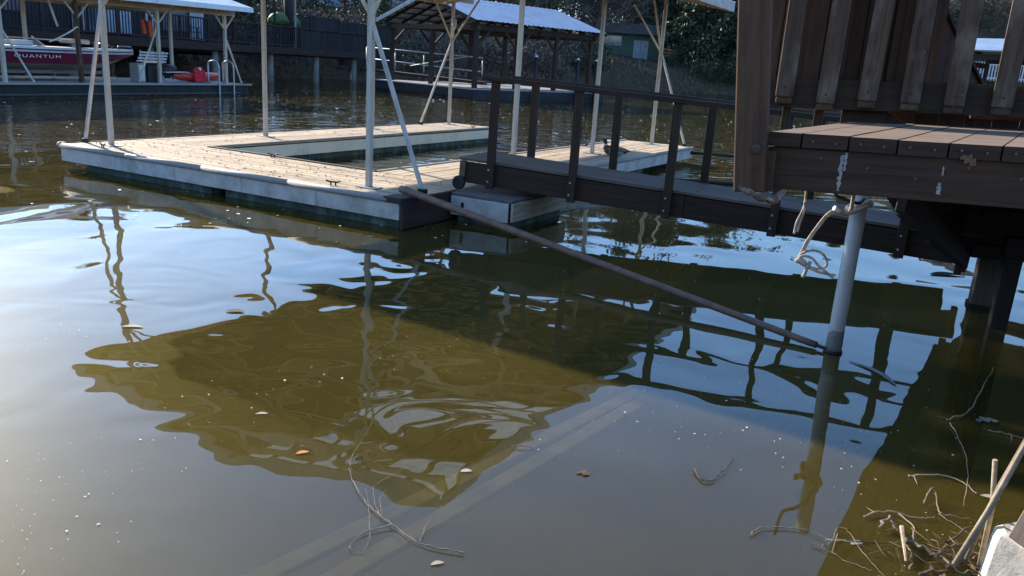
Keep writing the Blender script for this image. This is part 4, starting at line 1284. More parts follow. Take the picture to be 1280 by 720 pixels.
# ------------------------------------------------------------------ the dark house with its raised deck (local t along the deck, n inland)
HA = Vector((-20, 30, 0))
HM = Matrix(((le.x, ln.x, 0, HA.x), (le.y, ln.y, 0, HA.y), (0, 0, 1, 0), (0, 0, 0, 1)))
M['hnavy'] = wood('dark_stained_siding', (0.018, 0.017, 0.019), (0.050, 0.046, 0.048), vary=.5, grain=14)
M['hbrown'] = wood('brown_deck_trim', (0.028, 0.018, 0.015), (0.07, 0.045, 0.036), vary=.3, grain=14)
M['glass'] = plain('window_glass', (.10, .12, .14), .06, spec=.7, vary=.5, scale=.8)
M['curtain'] = plain('pale_curtain', (.34, .38, .43), .8, scale=3)
M['pilewood'] = paint('pale_pile', (.24, .22, .19), (.10, .085, .07), .5, .9, scale=3)
hd = root('raised_deck', 'long dark raised deck with balusters on piles in front of the dark house', 'deck', mat=HM)
for i in range(15):
    block('deck_panel', -4 + i * 2 + .004, -2 + i * 2 - .004, .0, 2.6, 1.80, 1.86 + random.uniform(-.004, .004), M['hbrown'], hd, 0)
bar('rim_beam', (-4, -.03, 1.68), (25.2, -.03, 1.68), .06, .36, M['hbrown'], hd)
bar('rim_beam', (25.2, .0, 1.68), (25.2, 2.6, 1.68), .06, .36, M['hbrown'], hd)
bar('under_beam', (-4, .5, 1.5), (25, .5, 1.5), .2, .2, M['hnavy'], hd)
for t in (.5, 4.5, 8.5, 12.5, 16.6, 20.6, 24.4):
    tube('pile', [(t, .35, -1), (t, .35, 1.6)], .17, M['pilewood'], hd, 12)
bar('top_rail', (-4, 0, 2.95), (25.2, 0, 2.95), .12, .07, M['hbrown'], hd)
bar('lower_rail', (-4, 0, 1.98), (18.6, 0, 1.98), .05, .06, M['hbrown'], hd)
for i in range(14):
    t = -4 + i * 1.75
    bar('rail_post', (t, 0, 1.86), (t, 0, 2.92), .1, .1, M['hbrown'], hd, up=(1, 0, 0))
for i in range(146):
    t = -3.9 + i * .155
    bar('baluster', (t, 0, 2.0), (t, 0, 2.92), .035, .035, M['hnavy'], hd, up=(1, 0, 0), bev=0)
for i in range(46):
    t = 18.7 + i * .14
    bar('fence_board', (t, .06, 1.86), (t, .06, 2.90 + random.uniform(-.02, .02)), .132, .02, M['hnavy'], hd, up=(0, 1, 0), bev=0)
hh = root('dark_house', 'dark stained house with pale sliding doors behind the raised deck at far left', 'house', mat=HM)
for i in range(66):
    t = -6 + i * .32
    bar('siding_board', (t + .16, 2.6 + .012 * (i % 2), 1.86), (t + .16, 2.6 + .012 * (i % 2), 5.2), .312, .04, M['hnavy'], hh, up=(0, 1, 0), bev=0)
block('body', -6, 15.1, 2.64, 9.0, 1.2, 5.2, M['hnavy'], hh, 0)
def pane(t0, t1, z0, z1, mat, name='window', muntin=0):
    fr = block(name, t0, t1, 2.53, 2.585, z0, z1, M['gel'] if name == 'door' else M['hbrown'], hh, .004)
    g = block('pane', t0 + .06, t1 - .06, 2.515, 2.529, z0 + .06, z1 - .06, mat, None, 0)
    g.parent = fr
    g.matrix_parent_inverse = fr.matrix_basis.inverted()
    g.location = ((t0 + t1) / 2, 2.522, (z0 + z1) / 2)
    return fr
for k in range(4):
    pane(6.3 + k * .82, 7.1 + k * .82, 1.95, 3.75, M['curtain'] if k != 1 else M['glass'], 'sliding_door')
pane(11.3, 13.0, 2.25, 4.0, M['glass'])
pane(10.4, 11.2, 1.95, 4.0, M['curtain'], 'door')
pane(13.2, 14.1, 1.95, 4.0, M['curtain'], 'door')
pane(3.2, 4.3, 2.55, 3.5, M['glass'])
pane(1.2, 2.2, 2.0, 3.4, M['glass'])
slab('roof', [(-6.6, 1.2, 4.95), (15.7, 1.2, 4.95), (15.7, 5.8, 6.6), (-6.6, 5.8, 6.6)], .14, M['trim'], hh)
slab('roof', [(-6.6, 10.2, 4.95), (-6.6, 5.8, 6.6), (15.7, 5.8, 6.6), (15.7, 10.2, 4.95)], .14, M['trim'], hh)
def patio_chair(t, n, rot, label):
    r_ = root('patio_chair', label, 'chair', mat=HM @ Matrix.Translation((t, n, 1.86)) @ Matrix.Rotation(rot, 4, 'Z'), group='patio chairs on the raised deck')
    block('seat', -.25, .25, -.24, .24, .42, .46, M['iron'], r_, .01)
    for k in range(5):
        bar('back_slat', (-.2 + .1 * k, .25, .46), (-.2 + .1 * k, .33, .98), .04, .015, M['iron'], r_, up=(0, 1, 0))
    bar('back_rail', (-.26, .33, .99), (.26, .33, .99), .04, .04, M['iron'], r_)
    for x in (-.23, .23):
        bar('leg', (x, -.22, 0), (x, -.22, .64), .035, .035, M['iron'], r_, up=(1, 0, 0))
        bar('leg', (x, .26, 0), (x, .24, .46), .035, .035, M['iron'], r_, up=(1, 0, 0))
        bar('armrest', (x, -.26, .65), (x, .30, .66), .05, .025, M['iron'], r_)
    return r_
patio_chair(12.1, 1.2, .4, 'dark slatted patio chair in front of the wide window of the dark house')
patio_chair(13.5, 1.1, -2.4, 'dark slatted patio chair in front of the pale door of the dark house')
patio_chair(16.4, 1.2, .2, 'dark slatted patio chair farthest along the raised deck, past the house corner')
pt = root('patio_table', 'dark patio table between the chairs on the raised deck', 'table', mat=HM @ Matrix.Translation((14.9, 1.3, 1.86)))
tube('top', [(0, 0, .70), (0, 0, .74)], .55, M['iron'], pt, 16, False)
tube('leg', [(0, 0, 0), (0, 0, .70)], [.25, .05], M['iron'], pt, 8)
gt = root('covered_grill', 'green tarpaulin cover over a grill at the far end of the raised deck', 'cover', mat=HM @ Matrix.Translation((19.3, 1.6, 1.86)))
M['tarp'] = plain('green_tarp', (.05, .13, .04), .6)
V_, F_ = tube_data(spline([(-.9, 0, 1.2), (-.8, 0, 1.45), (0, 0, 1.55), (.9, 0, 1.42), (1.3, 0, 1.2)], 3), [.05, .3, .34, .36, .36, .36, .36, .36, .36, .35, .3, .2, .05], 10)
obj('cover', mesh('cover', V_, F_, M['tarp'], True), gt)
for x in (-.7, 1.0):
    bar('leg', (x, 0, 0), (x, 0, 1.2), .06, .06, M['iron'], gt, up=(1, 0, 0))
pe = root('pergola', 'thin dark pergola posts with a hanging dark curtain on the raised deck', 'pergola', mat=HM)
for t in (16.9, 18.6):
    bar('post', (t, .25, 1.86), (t, .25, 4.6), .09, .09, M['rail_grey'] if t > 18 else M['hbrown'], pe, up=(1, 0, 0))
bar('beam', (15.4, .25, 4.6), (18.8, .25, 4.6), .1, .16, M['hbrown'], pe)
tube('curtain', [(18.1, .3, 4.5), (18.15, .3, 3.7), (18.4, .3, 3.1), (18.45, .3, 2.3)], [.28, .24, .10, .14], M['hnavy'], pe, 8)
def board_fence(label, t0, t1, n, z0, z1, step):
    f = root('board_fence', label, 'fence', mat=HM)
    for i in range(int((t1 - t0) / step)):
        t = t0 + (i + .5) * step
        bar('board', (t, n, z0), (t, n, z1 + random.uniform(-.03, .03)), step - .012, .025, M['hnavy'], f, up=(0, 1, 0), bev=0)
    bar('rail', (t0, n - .03, z1 + .04), (t1, n - .03, z1 + .04), .08, .05, M['hbrown'], f)
    for t in (t0, (t0 + t1) / 2, t1):
        bar('post', (t, n - .04, z0), (t, n - .04, z1), .1, .1, M['hbrown'], f, up=(1, 0, 0))
board_fence('tall dark board fence rising behind the far end of the raised deck', 19.2, 25.0, 1.9, 1.9, 3.72, .20)
board_fence('lower dark board fence running on from the tall fence towards the open boathouse', 25.1, 31.0, 1.9, 1.0, 3.62, .20)

# ------------------------------------------------------------------ open boathouse with a blue metal roof, in the middle distance
KB = Vector((-2.5, 40, 0)); kg = Vector((-.7, .714, 0)).normalized(); kl = Vector((.714, .7, 0)).normalized()
KM = Matrix(((kg.x, kl.x, 0, KB.x), (kg.y, kl.y, 0, KB.y), (0, 0, 1, 0), (0, 0, 0, 1)))
M['blueroof'] = paint('blue_grey_metal', (.30, .36, .43), (.20, .24, .29), .6, .42, metallic=.2, scale=1.0)
bh = root('open_boathouse', 'open dark-timbered boathouse with a pale blue metal gable roof across the water', 'boathouse', mat=KM)
GWD, GLN, EZB, RZB = 7.0, 8.6, 3.62, 4.85
def bsheet(x0, z0, x1, z1, y0, y1):
    V, F = [], []
    for k in range(13):
        y = y0 + (y1 - y0) * k / 12; dz = .03 if k % 4 == 0 else 0
        V += [(x0, y, z0 + dz), (x1, y, z1 + dz)]
    for k in range(12):
        F.append((2 * k, 2 * k + 1, 2 * k + 3, 2 * k + 2))
    obj('roof_sheet', mesh('roof_sheet', V, F, M['blueroof']), bh)
for i in range(9):
    y0, y1 = -.4 + i * 1.04, -.4 + (i + 1) * 1.04 - .005
    bsheet(-.45, EZB, GWD / 2, RZB, y0, y1)
    bsheet(GWD + .45, EZB, GWD / 2, RZB, y0, y1)
for y in (-.42, 8.96):
    bar('barge_board', (-.5, y, EZB - .08), (GWD / 2, y, RZB - .08), .05, .18, M['dark'], bh)
    bar('barge_board', (GWD / 2, y, RZB - .08), (GWD + .5, y, EZB - .08), .05, .18, M['white'] if y < 0 else M['dark'], bh)
for x in (0.1, GWD - .1):
    bar('eave_beam', (x, -.2, 3.35), (x, 8.8, 3.35), .14, .26, M['hbrown'], bh)
for y in (.1, 4.3, 8.5):
    bar('tie_beam', (-.2, y, 3.30), (GWD + .2, y, 3.30), .12, .22, M['plank'] if y < 1 else M['hbrown'], bh)
for i in range(9):
    y = .0 + i * 1.06
    for a, b in ((-.3, GWD / 2), (GWD + .3, GWD / 2)):
        bar('rafter', (a, y, EZB - .12), (b, y, RZB - .12), .05, .14, M['hbrown'], bh)
for k in range(5):
    for s in (0, 1):
        t = (k + .5) / 5
        x = (-.4 + (GWD / 2 + .4) * t) if s == 0 else (GWD + .4 - (GWD / 2 + .4) * t)
        bar('purlin', (x, -.35, EZB - .03 + (RZB - EZB) * t), (x, 8.9, EZB - .03 + (RZB - EZB) * t), .09, .05, M['baluster'], bh)
for y in (.2, 2.9, 5.7, 8.4):
    for x in (.1, GWD - .1):
        bar('post', (x, y, .5), (x, y, 3.25), .2, .2, M['hbrown'], bh, up=(1, 0, 0))
        for s in (-1, 1):
            if 0 < y + s < 8.6:
                bar('knee_brace', (x, y, 2.4), (x, y + s * .85, 3.22), .1, .1, M['hbrown'], bh)
bar('post', (GWD / 2, .2, .5), (GWD / 2, .2, 3.25), .18, .18, M['hbrown'], bh, up=(1, 0, 0))
bdk = root('boathouse_dock', 'low dark floating dock with a pale top edge under the open boathouse', 'dock', mat=KM)
for i in range(8):
    block('deck_panel', -.5 + i + .004, .5 + i - .004, -.5, 9.2, .46, .52, M['rail_grey'], bdk, 0)
block('skirt', -.45, 7.45, -.46, 9.1, -.3, .455, M['nd_float'], bdk, .02)
block('skirt', -.52, -.46, -.4, 9.1, -.1, .44, M['nd_float'], bdk, .01)
bar('rub_strip', (-.5, -.5, .10), (7.4, -.5, .10), .05, .05, M['hbrown'], bdk)
for x, y in ((-.7, 3.5), (-.7, 6.6), (-.75, 8.0)):
    gp = tube('guide_pile', [KM @ Vector((x, y, -1)), KM @ Vector((x, y, 2.15))], .09, M['iron'], None, 10)
    tag(gp, {3.5: 'nearest thin dark guide pile beside the open boathouse', 6.6: 'middle thin dark guide pile beside the open boathouse', 8.0: 'farthest thin dark guide pile beside the open boathouse'}[y], 'pile', 'guide piles beside the open boathouse')
    obj('cap', mesh('cap', *tube_data([KM @ Vector((x, y, 2.15)), KM @ Vector((x, y, 2.25))], [.11, .03], 10), M['gel']), gp)
gr2 = root('footbridge', 'pale pipe handrails of a footbridge leading from the bank to the open boathouse', 'footbridge')
for z0, z1 in ((2.05, 1.98), (1.45, 1.22)):
    tube('rail', [(-9.0, 47.5, z0 + .1), (-2.4, 46.5, z1)], .045, M['galv'], gr2, 6)
tube('rail', [(-6.4, 46.6, 1.3), (-3.2, 46.4, 2.0)], .03, M['galv'], gr2, 6)
for k in range(5):
    x = -9 + 1.65 * k; y = 47.5 - .25 * k
    tube('rail_post', [(x, y, .5), (x, y, 2.15 - .035 * k)], .04, M['galv'], gr2, 6)
bar('walkway', (-9.0, 47.6, .95), (-2.2, 46.6, .62), 1.0, .14, M['dark'], gr2)

# ------------------------------------------------------------------ houses beyond
def house(name, label, cat, c, az, L, W, z0, zw, zr, wall, roof, wins, doors=(), fm=None):
    Mh = Matrix.Translation(c) @ Matrix.Rotation(az, 4, 'Z')
    h = root(name, label, cat, mat=Mh)
    block('wall', -L / 2, L / 2, 0, W, z0, zw, wall, h, 0)
    nb_ = int((zw - z0) / .22)
    for i in range(nb_):
        block('siding_board', -L / 2 - .01, L / 2 + .01, -.035, -.012, z0 + i * .22 + .006, z0 + (i + 1) * .22, wall, h, 0)
    for s in (0, 1):
        P = [(-L / 2 - .4, -.6, zw - .05), (L / 2 + .4, -.6, zw - .05), (L / 2 + .4, W / 2, zr), (-L / 2 - .4, W / 2, zr)] if s == 0 else \
            [(-L / 2 - .4, W / 2, zr), (L / 2 + .4, W / 2, zr), (L / 2 + .4, W + .6, zw - .05), (-L / 2 - .4, W + .6, zw - .05)]
        slab('roof', P, .12, roof, h)
    for s in (-1, 1):
        slab('gable', [(s * (L / 2 - .02), 0, zw), (s * (L / 2 - .02), W, zw), (s * (L / 2 - .02), W / 2, zr - .05)], .1, wall, h)
    for nm, lst in (('window', wins), ('door', doors)):
        for (x0, x1, a, b) in lst:
            fr = block(nm, x0, x1, -.09, -.037, a, b, fm or M['gel'], h, 0)
            nn = 2 if x1 - x0 > 1.2 else 1
            for k in range(nn):
                w = (x1 - x0) / nn
                g = obj('pane', boxmesh(w - .2, .02, b - a - .2, 0, M['glass'] if nm == 'window' else M['curtain']), fr)
                g.matrix_parent_inverse = Matrix.Identity(4)
                g.location = (x0 + w * (k + .5) - (x0 + x1) / 2, -.03, 0)
    return h
M['bluewall'] = plain('pale_blue_siding', (.25, .30, .36), .8)
M['greenwall'] = plain('sage_green_siding', (.085, .13, .095), .8)
M['tanwall'] = plain('tan_siding', (.45, .36, .27), .8)
M['greywall'] = plain('grey_white_siding', (.42, .42, .42), .8)
M['shingle'] = plain('grey_shingle', (.06, .055, .05), .9, scale=14)
M['slate'] = plain('blue_grey_shingle', (.16, .19, .22), .85, scale=14)
M['dimtrim'] = plain('dull_white_trim', (.42, .43, .40), .7)
house('blue_house', 'pale blue house with white window frames seen through the open boathouse', 'house', (-8.8, 72, 0), .06, 7.0, 7, 2.2, 5.0, 7.0, M['bluewall'], M['slate'], ((-2.6, -1.6, 3.0, 4.6), (.3, 1.3, 3.0, 4.6), (2.2, 3.0, 3.0, 4.6)))
house('green_house', 'low sage green house with one wide window and a pale door on the far bank', 'house', (11.6, 100, 0), .04, 9.0, 8, 2.9, 6.0, 7.3, M['greenwall'], M['shingle'], ((-3.75, -.6, 4.6, 5.7),), ((.9, 1.7, 3.1, 5.3), (1.75, 2.6, 3.1, 5.3)), M['dimtrim'])
house('tan_house', 'tan house with a blue-grey roof beyond the dark fences', 'house', (-20.5, 86, 0), .25, 11, 8, 3.5, 6.2, 8.6, M['tanwall'], M['slate'], ((-4, -2.8, 4.2, 5.6), (1.5, 2.7, 4.2, 5.6)))
house('tan_house', 'tall pinkish tan house on the hill above the dark raised deck', 'house', (-33, 96, 0), .35, 15, 9, 4, 9.6, 12.2, M['tanwall'], M['shingle'], ((-5, -3.6, 5.6, 7.2), (-.6, .8, 5.6, 7.2), (3.6, 5, 5.6, 7.2)))
house('hill_house', 'grey-white house high on the hillside at the far right', 'house', (57, 101, 0), -.45, 9, 8, 12.0, 17.5, 19.5, M['greywall'], M['shingle'], ((-3.4, -2.4, 13.4, 15.0), (-.6, .5, 13.4, 15.0), (1.8, 2.9, 13.4, 15.0)))

# boathouse and white fence glimpsed through the balusters on the right
RM = Matrix.Translation((21.6, 39.5, 0)) @ Matrix.Rotation(-.75, 4, 'Z')
rb = root('right_boathouse', 'boathouse with a blue metal roof glimpsed between the balusters at far right', 'boathouse', mat=RM)
slab('roof_sheet', [(-1.2, -3, 3.55), (6, -3, 3.55), (6, 0, 4.2), (-1.2, 0, 4.2)], .06, M['blueroof'], rb)
slab('roof_sheet', [(-1.2, 0, 4.2), (6, 0, 4.2), (6, 3, 3.55), (-1.2, 3, 3.55)], .06, M['blueroof'], rb)
bar('barge_board', (-1.2, -3, 3.42), (-1.2, 0, 4.07), .05, .2, M['hbrown'], rb)
bar('barge_board', (-1.2, 0, 4.07), (-1.2, 3, 3.42), .05, .2, M['hbrown'], rb)
for y in (-2.7, 2.7):
    bar('eave_beam', (-1, y, 3.3), (5.8, y, 3.3), .14, .24, M['hbrown'], rb)
    for x in (-.9, 2.4, 5.6):
        bar('post', (x, y, .3), (x, y, 3.2), .16, .16, M['hbrown'], rb, up=(1, 0, 0))
for x in (-.9, 5.6):
    bar('tie_beam', (x, -2.8, 3.05), (x, 2.8, 3.05), .12, .24, M['hbrown'], rb)
FM = Matrix.Translation((28.0, 56, 0)) @ Matrix.Rotation(-.5, 4, 'Z')
pf = root('picket_fence', 'white picket fence of a balcony below the right-hand boathouse roof', 'fence', mat=FM)
for i in range(36):
    bar('picket', (-1 + i * .17, 0, 2.6), (-1 + i * .17, 0, 3.75), .08, .03, M['gel'], pf, up=(0, 1, 0), bev=0)
for z in (2.75, 3.6):
    bar('rail', (-1, .03, z), (5.2, .03, z), .04, .09, M['gel'], pf)
for x in (-1, 1.1, 3.2, 5.2):
    bar('post', (x, .05, 1.2), (x, .05, 3.85), .12, .12, M['gel'], pf, up=(1, 0, 0))

# ------------------------------------------------------------------ the duck
dk = root('duck', 'mallard duck with dark green head resting on the dock beyond the gangway rail', 'duck', mat=Matrix.Translation(DO) @ Matrix.Rotation(DTH, 4, 'Z') @ Matrix.Translation((-.30, 6.38, DZ)) @ Matrix.Rotation(math.radians(12), 4, 'Z'))
# spine points (x towards the tail), z, radius y, radius z, colour index
sp_ = [(.27, .115, .006, .004, 3), (.22, .105, .035, .018, 3), (.16, .095, .065, .045, 3), (.08, .088, .088, .075, 2), (.0, .088, .098, .086, 2), (-.07, .095, .092, .088, 2),
       (-.125, .112, .072, .08, 1), (-.155, .145, .046, .058, 1), (-.163, .175, .031, .036, 1), (-.166, .195, .027, .027, 4), (-.168, .212, .027, .026, 0), (-.176, .235, .040, .038, 0), (-.19, .254, .042, .040, 0), (-.210, .260, .032, .030, 0), (-.222, .255, .012, .012, 0)]
cols = [(0.012, 0.035, 0.022), (0.09, 0.05, 0.035), (0.33, 0.31, 0.28), (0.02, 0.02, 0.022), (0.6, 0.58, 0.55)]
dm = [plain('duck_%s' % n_, c, .6, scale=40) for n_, c in zip(('head', 'breast', 'flank', 'rear', 'collar'), cols)]
vs, fs, mi = [], [], []
for i, (x, z, ry, rz, c) in enumerate(sp_):
    a = Vector((sp_[min(i + 1, len(sp_) - 1)][0] - sp_[max(i - 1, 0)][0], 0, sp_[min(i + 1, len(sp_) - 1)][1] - sp_[max(i - 1, 0)][1])).normalized()
    up_ = Vector((0, 1, 0)).cross(a)
    up_ = up_ if up_.z > 0 or abs(up_.z) < .3 else -up_
    for k in range(14):
        t = 2 * PI * k / 14
        vs.append(Vector((x, ry * math.cos(t), z)) + up_ * rz * math.sin(t))
for i in range(len(sp_) - 1):
    for k in range(14):
        fs.append((i * 14 + k, i * 14 + (k + 1) % 14, (i + 1) * 14 + (k + 1) % 14, (i + 1) * 14 + k)); mi.append(sp_[i + 1][4] if i else 3)
fs += [tuple(range(14))[::-1], tuple(range(len(vs) - 14, len(vs)))]; mi += [3, 0]
me_ = mesh('body', vs, fs, None, True)
for m__ in dm:
    me_.materials.append(m__)
me_.polygons.foreach_set('material_index', mi)
obj('body', me_, dk)
vb, fb = tube_data([(-.215, 0, .252), (-.235, 0, .246), (-.262, 0, .241), (-.275, 0, .240)], [.012, .011, .013, .006], 8)
obj('bill', mesh('bill', [Vector((v.x, v.y * 1.2, .245 + (v.z - .245) * .6)) for v in vb], fb, plain('duck_bill', (.38, .30, .06), .5), True), dk)
for s in (-1, 1):
    vb, fb = tube_data([(-.10, s * .082, .125), (-.03, s * .098, .125), (.06, s * .092, .120), (.15, s * .055, .118), (.22, s * .02, .116)], [.012, .045, .045, .028, .006], 8)
    obj('wing', mesh('wing', [Vector((v.x, s * .075 + (v.y - s * .075) * .45, v.z)) for v in vb], fb, plain('duck_wing', (.17, .145, .12), .7, scale=60), True), dk)
    obj('eye', mesh('eye', *tube_data([(-.196, s * .030, .256), (-.196, s * .036, .256)], [.006, .003], 8), M['rubber']), dk)

# ------------------------------------------------------------------ trees and undergrowth on the banks
M['bark'] = wood('grey_brown_bark', (.055, .045, .038), (.15, .125, .105), vary=.5, grain=6)
M['twigs'] = plain('bare_twigs', (.165, .125, .098), .95, spec=.1, scale=1.2, vary=.35)
def mat_leaf(name, a, b_, c):
    m, nt, b, L = newmat(name)
    d = noise(nt, coords(nt), 1.3, 4, .6)
    L(ramp(nt, d, [(.3, a), (.52, b_), (.75, c)]), b.inputs['Base Color'])
    b.inputs['Roughness'].default_value = .6
    b.inputs['Specular IOR Level'].default_value = .3
    return m
M['evergreen'] = mat_leaf('evergreen_leaf', (.028, .040, .020), (.055, .074, .034), (.11, .13, .06))
M['olive'] = mat_leaf('olive_leaf', (.06, .06, .03), (.10, .095, .048), (.16, .14, .08))
M['drybrush'] = mat_leaf('dry_brush_leaf', (.09, .06, .042), (.16, .115, .085), (.26, .19, .145))

def bare_tree(seed, H, spread=.42, fine=7, leaf=0.0):
    """trunk mesh, twig mesh: limbs taper and split four times; the last twigs are thin slivers."""
    rg = np.random.default_rng(seed)
    tubes, tw = [], []
    def grow(p, d, L, r, lev):
        n = 4 if lev < 2 else 3
        pts, rad = [p], [r]
        for i in range(n):
            d = (d + Vector(rg.normal(0, .13 + .04 * lev, 3)) + Vector((0, 0, .05 if lev else .02))).normalized()
            p = p + d * (L / n)
            pts.append(p); rad.append(r * (1 - .75 * (i + 1) / n) if lev else r * (1 - .62 * (i + 1) / n))
        if lev <= 2:
            tubes.append(tube_data(pts, rad, 7 if lev == 0 else 5 if lev == 1 else 3, False))
        else:
            tw.append((pts, r))
        if lev == 4:
            return
        kids = (11, 6, 6, fine)[lev]
        for k in range(kids):
            t = rg.uniform(.28 if lev == 0 else .2, 1.0)
            i = min(n - 1, int(t * n)); f_ = t * n - i
            q = pts[i].lerp(pts[i + 1], f_)
            ax_ = (pts[i + 1] - pts[i]).normalized()
            side = Vector(rg.normal(0, 1, 3)); side = (side - ax_ * side.dot(ax_)).normalized()
            dd = (ax_ * rg.uniform(.45, .9) + side * rg.uniform(.55, 1.0)).normalized()
            grow(q, dd, L * rg.uniform(.38, .62) * (1.0 if lev else (1.15 - .5 * t)), rad[i] * rg.uniform(.4, .6), lev + 1)
    grow(Vector((0, 0, -.3)), Vector((rg.normal(0, .05), rg.normal(0, .05), 1)).normalized(), H * .72, H * .022, 0)
    V, F = [], []
    for vs_, fs_ in tubes:
        o = len(V); V += [tuple(v) for v in vs_]; F += [tuple(i + o for i in f) for f in fs_]
    tm = mesh('trunk', V, F, M['bark'], True)
    TV = []
    for pts, r in tw:
        w = max(.012, min(.028, r))
        s_ = Vector(rg.normal(0, 1, 3)).normalized() * w
        for a, b in zip(pts[:-1], pts[1:]):
            TV += [tuple(a - s_), tuple(a + s_), tuple(b)]
        if leaf and rg.random() < leaf:
            for _ in range(3):
                c = pts[-1] + Vector(rg.normal(0, .12, 3)); e_ = Vector(rg.normal(0, .11, 3)); g_ = Vector(rg.normal(0, .11, 3))
                TV += [tuple(c - e_), tuple(c + e_), tuple(c + g_)]
    TV = np.array(TV)
    cm = fastmesh('twigs', TV, np.arange(len(TV)).reshape(-1, 3), M['twigs'] if not leaf else M['olive'])
    return tm, cm

def leaf_cloud(rg, centres, spread, n, size, droop=0.0):
    C_ = np.asarray(centres)[rg.integers(0, len(centres), n)] + rg.normal(0, 1, (n, 3)) * spread
    C_[:, 2] -= np.abs(rg.normal(0, droop, n)) if droop else 0
    a = rg.normal(0, 1, (n, 3)); a /= np.linalg.norm(a, axis=1)[:, None]
    b = rg.normal(0, 1, (n, 3)); b -= a * (a * b).sum(1)[:, None]; b /= np.linalg.norm(b, axis=1)[:, None]
    s_ = (size * rg.uniform(.5, 1.3, n))[:, None]
    V = np.stack([C_ - a * s_, C_ + b * s_ * .4, C_ + a * s_, C_ - b * s_ * .4], 1).reshape(-1, 3)
    return V, np.arange(4 * n).reshape(-1, 4)

def evergreen(seed, H, W, n=7000, mat='evergreen', droop=.5, size=.2, base=.12):
    rg = np.random.default_rng(seed)
    tubes = [tube_data([(0, 0, -.3), (rg.normal(0, .1), rg.normal(0, .1), H * .5), (0, 0, H * .95)], [H * .024, H * .015, .03], 7, False)]
    cent = []
    for k in range(52):
        t = base + (1 - base) * (k + rg.random()) / 52
        a = rg.uniform(0, 2 * PI)
        R_ = W * (1 - t) ** .6 * rg.uniform(.45, 1.15) + .25
        z0 = H * t
        tip = Vector((R_ * math.cos(a), R_ * math.sin(a), z0 - droop * R_ * .35))
        m_ = Vector((tip.x * .5, tip.y * .5, z0 + .12 * R_))
        tubes.append(tube_data([(0, 0, z0), m_, tip], [.07, .045, .015], 3, False))
        for q in np.linspace(.3, 1.0, 7):
            p_ = Vector((0, 0, z0)).lerp(m_, q * 2) if q < .5 else m_.lerp(tip, q * 2 - 1)
            cent.append((p_.x, p_.y, p_.z))
    V, F = [], []
    for vs_, fs_ in tubes:
        o = len(V); V += [tuple(v) for v in vs_]; F += [tuple(i + o for i in f) for f in fs_]
    LV, LF = leaf_cloud(rg, cent, .26 + .05 * W * .5, n, size, droop * .5)
    return mesh('trunk', V, F, M['bark'], True), fastmesh('crown', LV, LF, M[mat])

def shrub(seed, H, W, n, mat, size):
    rg = np.random.default_rng(seed)
    tubes, cent = [], []
    for k in range(14):
        a = rg.uniform(0, 2 * PI); R_ = W * rg.uniform(.2, 1)
        tip = Vector((R_ * math.cos(a), R_ * math.sin(a), H * rg.uniform(.5, 1)))
        tubes.append(tube_data([(0, 0, -.2), (tip.x * .4, tip.y * .4, tip.z * .6), tip], [.03, .02, .006], 3, False))
        cent += [tuple(tip * q) for q in (.6, .8, 1.0)]
    V, F = [], []
    for vs_, fs_ in tubes:
        o = len(V); V += [tuple(v) for v in vs_]; F += [tuple(i + o for i in f) for f in fs_]
    LV, LF = leaf_cloud(rg, cent, .28, n, size)
    return mesh('stems', V, F, M['twigs'], True), fastmesh('leaves', LV, LF, M[mat])

TREES = {
    'bare_a': bare_tree(11, 14, fine=8), 'bare_b': bare_tree(12, 12, fine=8), 'bare_c': bare_tree(13, 15, fine=8),
    'olive_a': bare_tree(14, 13, fine=8, leaf=.5), 'olive_b': bare_tree(15, 11, fine=8, leaf=.6),
    'ever_a': evergreen(21, 15, 4.6, 9000), 'ever_b': evergreen(22, 12, 4.0, 8000, size=.22), 'ever_c': evergreen(23, 9, 3.2, 7000, size=.18, base=.02),
}
LAB = {'bare': ('bare_tree', 'leafless grey tree on the far bank', 'bare trees on the far bank'),
       'olive': ('half_bare_tree', 'sparse olive tree on the far bank', 'half-bare olive trees on the far bank'),
       'ever': ('evergreen_tree', 'dark drooping evergreen on the far bank', 'evergreen trees on the far bank')}
tree_rng = np.random.default_rng(5)
def zone(x, y):
    px = 640 + 1015.4 * x / y
    d = math.hypot(x - CTR.x, y - CTR.y) - shore_r(math.atan2(y - CTR.y, x - CTR.x))
    w = ('left of the dark house' if px < 60 else 'behind the dark house' if px < 330 else 'behind the dark board fences' if px < 475 else
         'behind the open boathouse' if px < 690 else 'just left of the green house' if px < 760 else 'behind the green house' if px < 850 else
         'right of the green house' if px < 960 else 'seen beyond the shore deck' if px < 1290 else 'past the far right boathouse')
    return w, ('at the waterline' if d < 4 else 'on the lower bank' if d < 14 else 'halfway up the bank' if d < 30 else 'high on the bank')
def plant(kind, x, y, sc):
    tm, cm = TREES[kind]
    nm, lab, grp = LAB[kind.split('_')[0]]
    zw, zr = zone(x, y)
    lab = '%s %s, %s' % (lab.replace(' on the far bank', ''), zr, zw)
    r_ = root(nm, lab, 'tree', (x, y, ground_z(x, y) - .1), tree_rng.uniform(0, 2 * PI), grp)
    r_.scale = (sc, sc, sc * tree_rng.uniform(.92, 1.1))
    obj('trunk', tm, r_)
    obj('crown', cm, r_)
    return r_
def az_of(px):
    return math.atan((px - 640) / 1015.4)
done = []
def free(x, y, d):
    return all((x - a) ** 2 + (y - b) ** 2 > d * d for a, b in done)
HOUSES = [(-8.8, 75, 6), (11.6, 104, 7), (-20.5, 90, 8), (-33, 100, 10), (57, 104, 7), (-22, 38, 7), (-19, 44, 6), (-26, 36, 9), (21, 41, 5), (-27, 30, 9), (-24, 46, 6)]
